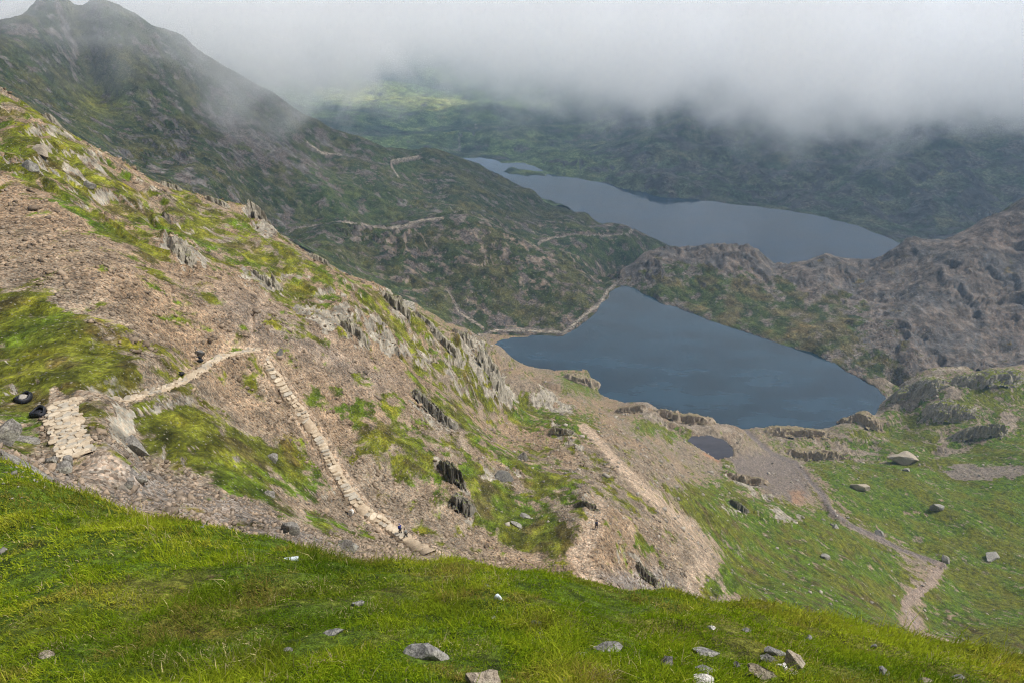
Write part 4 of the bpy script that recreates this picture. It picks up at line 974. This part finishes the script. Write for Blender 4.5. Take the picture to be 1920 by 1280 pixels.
def person(pos, yaw, label, jacket, trousers, stride=.22, lean=.10, pack=None, hat=None, scale=1.0):
    mj, mt = plain('jacket_cloth', jacket, .85, .2, .01), plain('trouser_cloth', trousers, .85, .2, .01)
    L = lean
    J = {'pel': (0, 0, .95), 'spi': (0, L * .5, 1.15), 'che': (0, L, 1.36), 'nec': (0, L * 1.2, 1.50), 'chin': (0, L * 1.35 + .03, 1.58), 'crn': (0, L * 1.35 + .02, 1.72),
         'hl': (-.10, 0, .90), 'hr': (.10, 0, .90), 'kl': (-.11, stride * .75, .51), 'kr': (.11, -stride * .10, .49), 'al': (-.11, stride * .8, .09), 'ar': (.11, -stride * 1.1, .12), 'tl': (-.12, stride * .8 + .17, .04), 'tr': (.12, -stride * 1.1 + .16, .05),
         'sl': (-.19, L, 1.42), 'sr': (.19, L, 1.42), 'el': (-.25, L - .10, 1.16), 'er': (.25, L + .08, 1.15), 'wl': (-.23, L + .06, .96), 'wr': (.23, L + .26, .99), 'fl': (-.22, L + .12, .88), 'fr': (.22, L + .33, .93)}
    def sk(name, items, links, mat, par=None):
        ix = {k: i for i, (k, r) in enumerate(items)}; return skinned(name, [(J[k], r) for k, r in items], [(ix[a], ix[b]) for a, b in links], mat, par)
    legs = [('pel', 'hl'), ('pel', 'hr'), ('hl', 'kl'), ('hr', 'kr'), ('kl', 'al'), ('kr', 'ar')]
    arms = [('che', 'sl'), ('che', 'sr'), ('sl', 'el'), ('sr', 'er'), ('el', 'wl'), ('er', 'wr')]
    body = sk('person', [('pel', .13), ('spi', .12), ('che', .14), ('nec', .055), ('chin', .075), ('crn', .085), ('hl', .09), ('hr', .09), ('kl', .06), ('kr', .06), ('al', .04), ('ar', .04), ('tl', .04), ('tr', .04),
        ('sl', .06), ('sr', .06), ('el', .045), ('er', .045), ('wl', .033), ('wr', .033), ('fl', .03), ('fr', .03)],
        [('pel', 'spi'), ('spi', 'che'), ('che', 'nec'), ('nec', 'chin'), ('chin', 'crn')] + legs + arms + [('al', 'tl'), ('ar', 'tr'), ('wl', 'fl'), ('wr', 'fr')], M_SKIN)
    sk('jacket', [('pel', .175), ('spi', .165), ('che', .18), ('nec', .075), ('sl', .085), ('sr', .085), ('el', .065), ('er', .065), ('wl', .05), ('wr', .05)], [('pel', 'spi'), ('spi', 'che'), ('che', 'nec')] + arms, mj, body)
    sk('trousers', [('pel', .16), ('hl', .115), ('hr', .115), ('kl', .08), ('kr', .08), ('al', .065), ('ar', .065)], legs, mt, body)
    for a, b in (('al', 'tl'), ('ar', 'tr')): sk('boot', [(a, .062), (b, .05)], [(a, b)], M_BOOT, body)
    v, f = ICO[2]; hc = np.array(J['crn']) - (0, .015, .03)
    hv = v * (.105, .115, .10); hv = hv[:, :] ; mesh_obj('hat' if hat else 'hair', hv + hc + (0, 0, .035), f, plain('hat_cloth', hat, .9) if hat else M_HAIR, True, body)
    if pack:
        pv, pf = rock_shape(91, (.34, .20, .50), 3, 3, .01); mesh_obj('backpack', pv + np.array([0, L - .25, 1.24]), pf, plain('backpack_cloth', pack, .8), True, body)
    body.location = pos; body.rotation_euler = (0, 0, yaw); body.scale = (scale,) * 3
    return tag(body, label, 'person', 'walkers on the paths')
def on_hill(u, v, up=0.):
    p = hit(u, v, hill_z, 23, 400); return (p[0], p[1], float(hill_z(p[0], p[1])[0]) + up)
person(on_hill(751, 1001, .06), DEG(35), 'walker in a royal blue jacket and black trousers, upper of the pair', (.02, .03, .16), (.015, .015, .02), .20, .10, None, (.03, .05, .22))
person(on_hill(762, 1010, .04), DEG(50), 'walker in grey top and black trousers, lower of the pair', (.22, .22, .20), (.012, .012, .015), .22, .14, (.20, .21, .20))
person(on_hill(1118, 991, .05), DEG(10), 'lone walker in a dark navy jacket on the pale track', (.06, .065, .11), (.02, .02, .03), .12, .06, (.05, .05, .07))

# ------------------------------------------------------------------ grass of the near slope
def grass_field(n):
    g = np.random.default_rng(5)
    r = np.exp(g.uniform(math.log(2.0), math.log(17.5), n)); th = np.radians(g.uniform(-60, 58, n)); x = r * np.sin(th); y = r * np.cos(th)
    clump = fbm(x, y, .55, 3, 401); broad = fbm(x, y, 2.6, 3, 405); fine = fbm(x, y, .16, 2, 409)
    keep = g.random(n) < .5 + .5 * sstep(-1.0, -.05, clump + .5 * fine)
    for (fx, fy, fr) in NEARFOOT: keep &= ((x - fx) ** 2 + (y - fy) ** 2) > fr * fr
    x, y, r, clump, broad, fine = (q[keep] for q in (x, y, r, clump, broad, fine)); n = len(x)
    z = near_z(x, y)
    tuft = np.zeros(n); dark = np.zeros(n); brown = np.zeros(n)
    for (u, v, rad, k, dk, br) in [(600,1052,.9,1.0,.8,0),(655,1062,.7,.9,.6,0),(820,1066,.55,.9,.8,0),(850,1100,.5,.6,.6,0),(620,1062,.5,.8,.9,0),(1090,1092,.5,.4,0,.8),(1270,1112,.6,.5,0,.8),(300,1000,1.0,.3,0,.2),(130,925,1.4,.6,0,.5),
                                 (160,945,.9,.6,.4,.7),(1010,1172,.25,.4,.7,.6),(1430,1142,.6,.5,0,.8),(1500,1160,.6,.4,0,.6),(1850,1238,.6,.4,0,.7),(310,1250,.4,.2,0,.5),(60,1180,.7,.4,0,.5),(520,1225,.5,.3,0,.6),(1120,1280,.4,.3,0,.3)]:
        p = hit(u, v, near_z, 1.5, 30)
        if p is None: continue
        w = np.exp(-((x - p[0]) ** 2 + (y - p[1]) ** 2) / (rad * rad * .35)); tuft = np.maximum(tuft, w * k); dark = np.maximum(dark, w * dk); brown = np.maximum(brown, w * br)
    L = (.045 + .048 * g.random(n)) * (1 + .9 * np.clip(clump, -.6, .9) + .4 * broad) * (1 + 1.3 * tuft)
    L *= np.where(g.random(n) < .02, 2.1, 1.0) * (.65 + .7 * sstep(-.5, .6, fbm(x, y, 1.7, 3, 433))) * (r / 6) ** .18
    W = np.maximum(.0030, r * .00062) * g.uniform(.7, 1.4, n)
    a = g.uniform(0, 6.283, n); lean = g.uniform(.35, 1.25, n)
    dirx = np.cos(a) * lean + .18; diry = np.sin(a) * lean - .30
    b = a + g.uniform(.9, 2.2, n); wx, wy = np.cos(b) * W, np.sin(b) * W
    P0 = np.stack([x, y, z - .01], 1); M = P0 + np.stack([dirx * L * .30, diry * L * .30, L * .58], 1); T = P0 + np.stack([dirx * L * .85, diry * L * .85, L * g.uniform(.72, 1.0, n)], 1)
    wv = np.stack([wx, wy, np.zeros(n)], 1)
    V = np.stack([P0 - wv, P0 + wv, M + wv * .8, M - wv * .8, T], 1).reshape(-1, 3)
    i5 = (np.arange(n) * 5)[:, None]
    tri = np.concatenate([i5 + np.array([[0, 1, 2]]), i5 + np.array([[0, 2, 3]]), i5 + np.array([[3, 2, 4]])])
    t1 = sstep(-.5, .6, broad + .5 * clump + .3 * g.normal(size=n)); c = lerp(np.broadcast_to(np.array((.150, .232, .008)), (n, 3)), (.32, .37, .024), t1)
    c = lerp(c, (.44, .41, .05), sstep(.25, .8, fbm(x, y, 1.3, 3, 413) + .25 * g.normal(size=n)) * .8)
    c = lerp(c, (.030, .075, .012), dark * .75); c = lerp(c, (.22, .15, .045), brown * g.uniform(.3, 1, n))
    zone = fbm(x, y, 3.8, 3, 421); c = lerp(c, (.060, .120, .008), sstep(.0, .55, zone) * .65); c = lerp(c, (.30, .21, .07), sstep(.34, .62, fbm(x, y, 1.1, 3, 425)) * g.uniform(0, 1, n) * .9)
    straw = g.random(n) < .02 + .16 * sstep(.1, .6, fbm(x, y, .9, 2, 429)); c[straw] = np.array((.52, .44, .22)) * g.uniform(.5, 1.15, straw.sum())[:, None]
    c = c * g.uniform(.8, 1.65, n)[:, None]
    t = NT('grass_blades'); t.n.remove(t.b); col = t.attr('tint', 'Color')
    d1 = t.n.new('ShaderNodeBsdfDiffuse'); t.l.new(col, d1.inputs['Color']); d2 = t.n.new('ShaderNodeBsdfTranslucent'); t.l.new(col, d2.inputs['Color'])
    mx = t.n.new('ShaderNodeMixShader'); mx.inputs[0].default_value = .55; t.l.new(d1.outputs[0], mx.inputs[1]); t.l.new(d2.outputs[0], mx.inputs[2]); t.l.new(mx.outputs[0], t.out.inputs['Surface'])
    o = mesh_obj('grass', V, tri, t.m, False, attrs={'tint': np.repeat(c, 5, 0)}); o['kind'] = 'stuff'
grass_field(310000)

# ------------------------------------------------------------------ air: cloud bank and haze
def box_obj(name, lo, hi, mat, kind='stuff'):
    (a, b, c), (d, e, f) = lo, hi
    v = [(a,b,c),(d,b,c),(d,e,c),(a,e,c),(a,b,f),(d,b,f),(d,e,f),(a,e,f)]
    o = mesh_obj(name, v, [(0,3,2,1),(4,5,6,7),(0,1,5,4),(1,2,6,5),(2,3,7,6),(3,0,4,7)], mat)
    o['kind'] = kind; return o
def haze_mat():
    m = bpy.data.materials.new('haze_air'); m.use_nodes = True; n = m.node_tree.nodes; n.remove(n['Principled BSDF'])
    p = n.new('ShaderNodeVolumePrincipled'); p.inputs['Color'].default_value = (.45, .70, 1.0, 1); p.inputs['Density'].default_value = HAZE; p.inputs['Anisotropy'].default_value = .2
    m.node_tree.links.new(p.outputs[0], n['Material Output'].inputs['Volume']); return m
HAZE = 0.9e-4
CLOUD = 0.0042
def cloud_mat():
    t = NT('cloud_vapour'); t.n.remove(t.b)
    sx = t.n.new('ShaderNodeSeparateXYZ'); t.l.new(t.pos, sx.inputs[0]); X, Y, Z = sx.outputs
    base = t.ramp(Y, 1250, 1950, 275, 45)
    base = t.math('ADD', base, t.math('MULTIPLY', t.ramp(X, -800, 250, 235, 0), t.ramp(Y, 1500, 2000)))
    base = t.math('ADD', base, t.math('MULTIPLY', t.ramp(X, -900, -350, -85, 0), t.ramp(Y, 1350, 1100)))
    base = t.math('ADD', base, t.ramp(X, 500, 1500, 0, -55))
    n1 = t.math('MULTIPLY', t.math('SUBTRACT', t.noise(1 / 520, 5, .60, t.stretch(1, 1, 1.2)), .5), 640)
    n2 = t.math('MULTIPLY', t.math('SUBTRACT', t.noise(1 / 210, 5, .64, dist=1.2), .5), 620)
    h = t.math('ADD', t.math('SUBTRACT', Z, base), t.math('ADD', n1, n2))
    dens = t.math('MULTIPLY', t.ramp(h, 0, 165), CLOUD)
    dens = t.math('MULTIPLY', dens, t.ramp(Y, 880, 1150))
    dens = t.math('MULTIPLY', dens, t.ramp(t.math('ADD', Z, t.math('MULTIPLY', n2, -.16)), 385, 470, 1, 0))
    p = t.n.new('ShaderNodeVolumePrincipled'); p.inputs['Color'].default_value = (.993, .995, 1.0, 1); t.l.new(dens, p.inputs['Density']); p.inputs['Anisotropy'].default_value = 0
    t.l.new(p.outputs[0], t.out.inputs['Volume']); return t.m
box_obj('haze', (-9000, -60, -190), (9000, 15500, 640), haze_mat())
box_obj('cloud_bank_mist', (-2600, 900, -90), (3600, 3900, 500), cloud_mat())
SC.cycles.volume_step_rate = .6; SC.cycles.volume_max_steps = 200
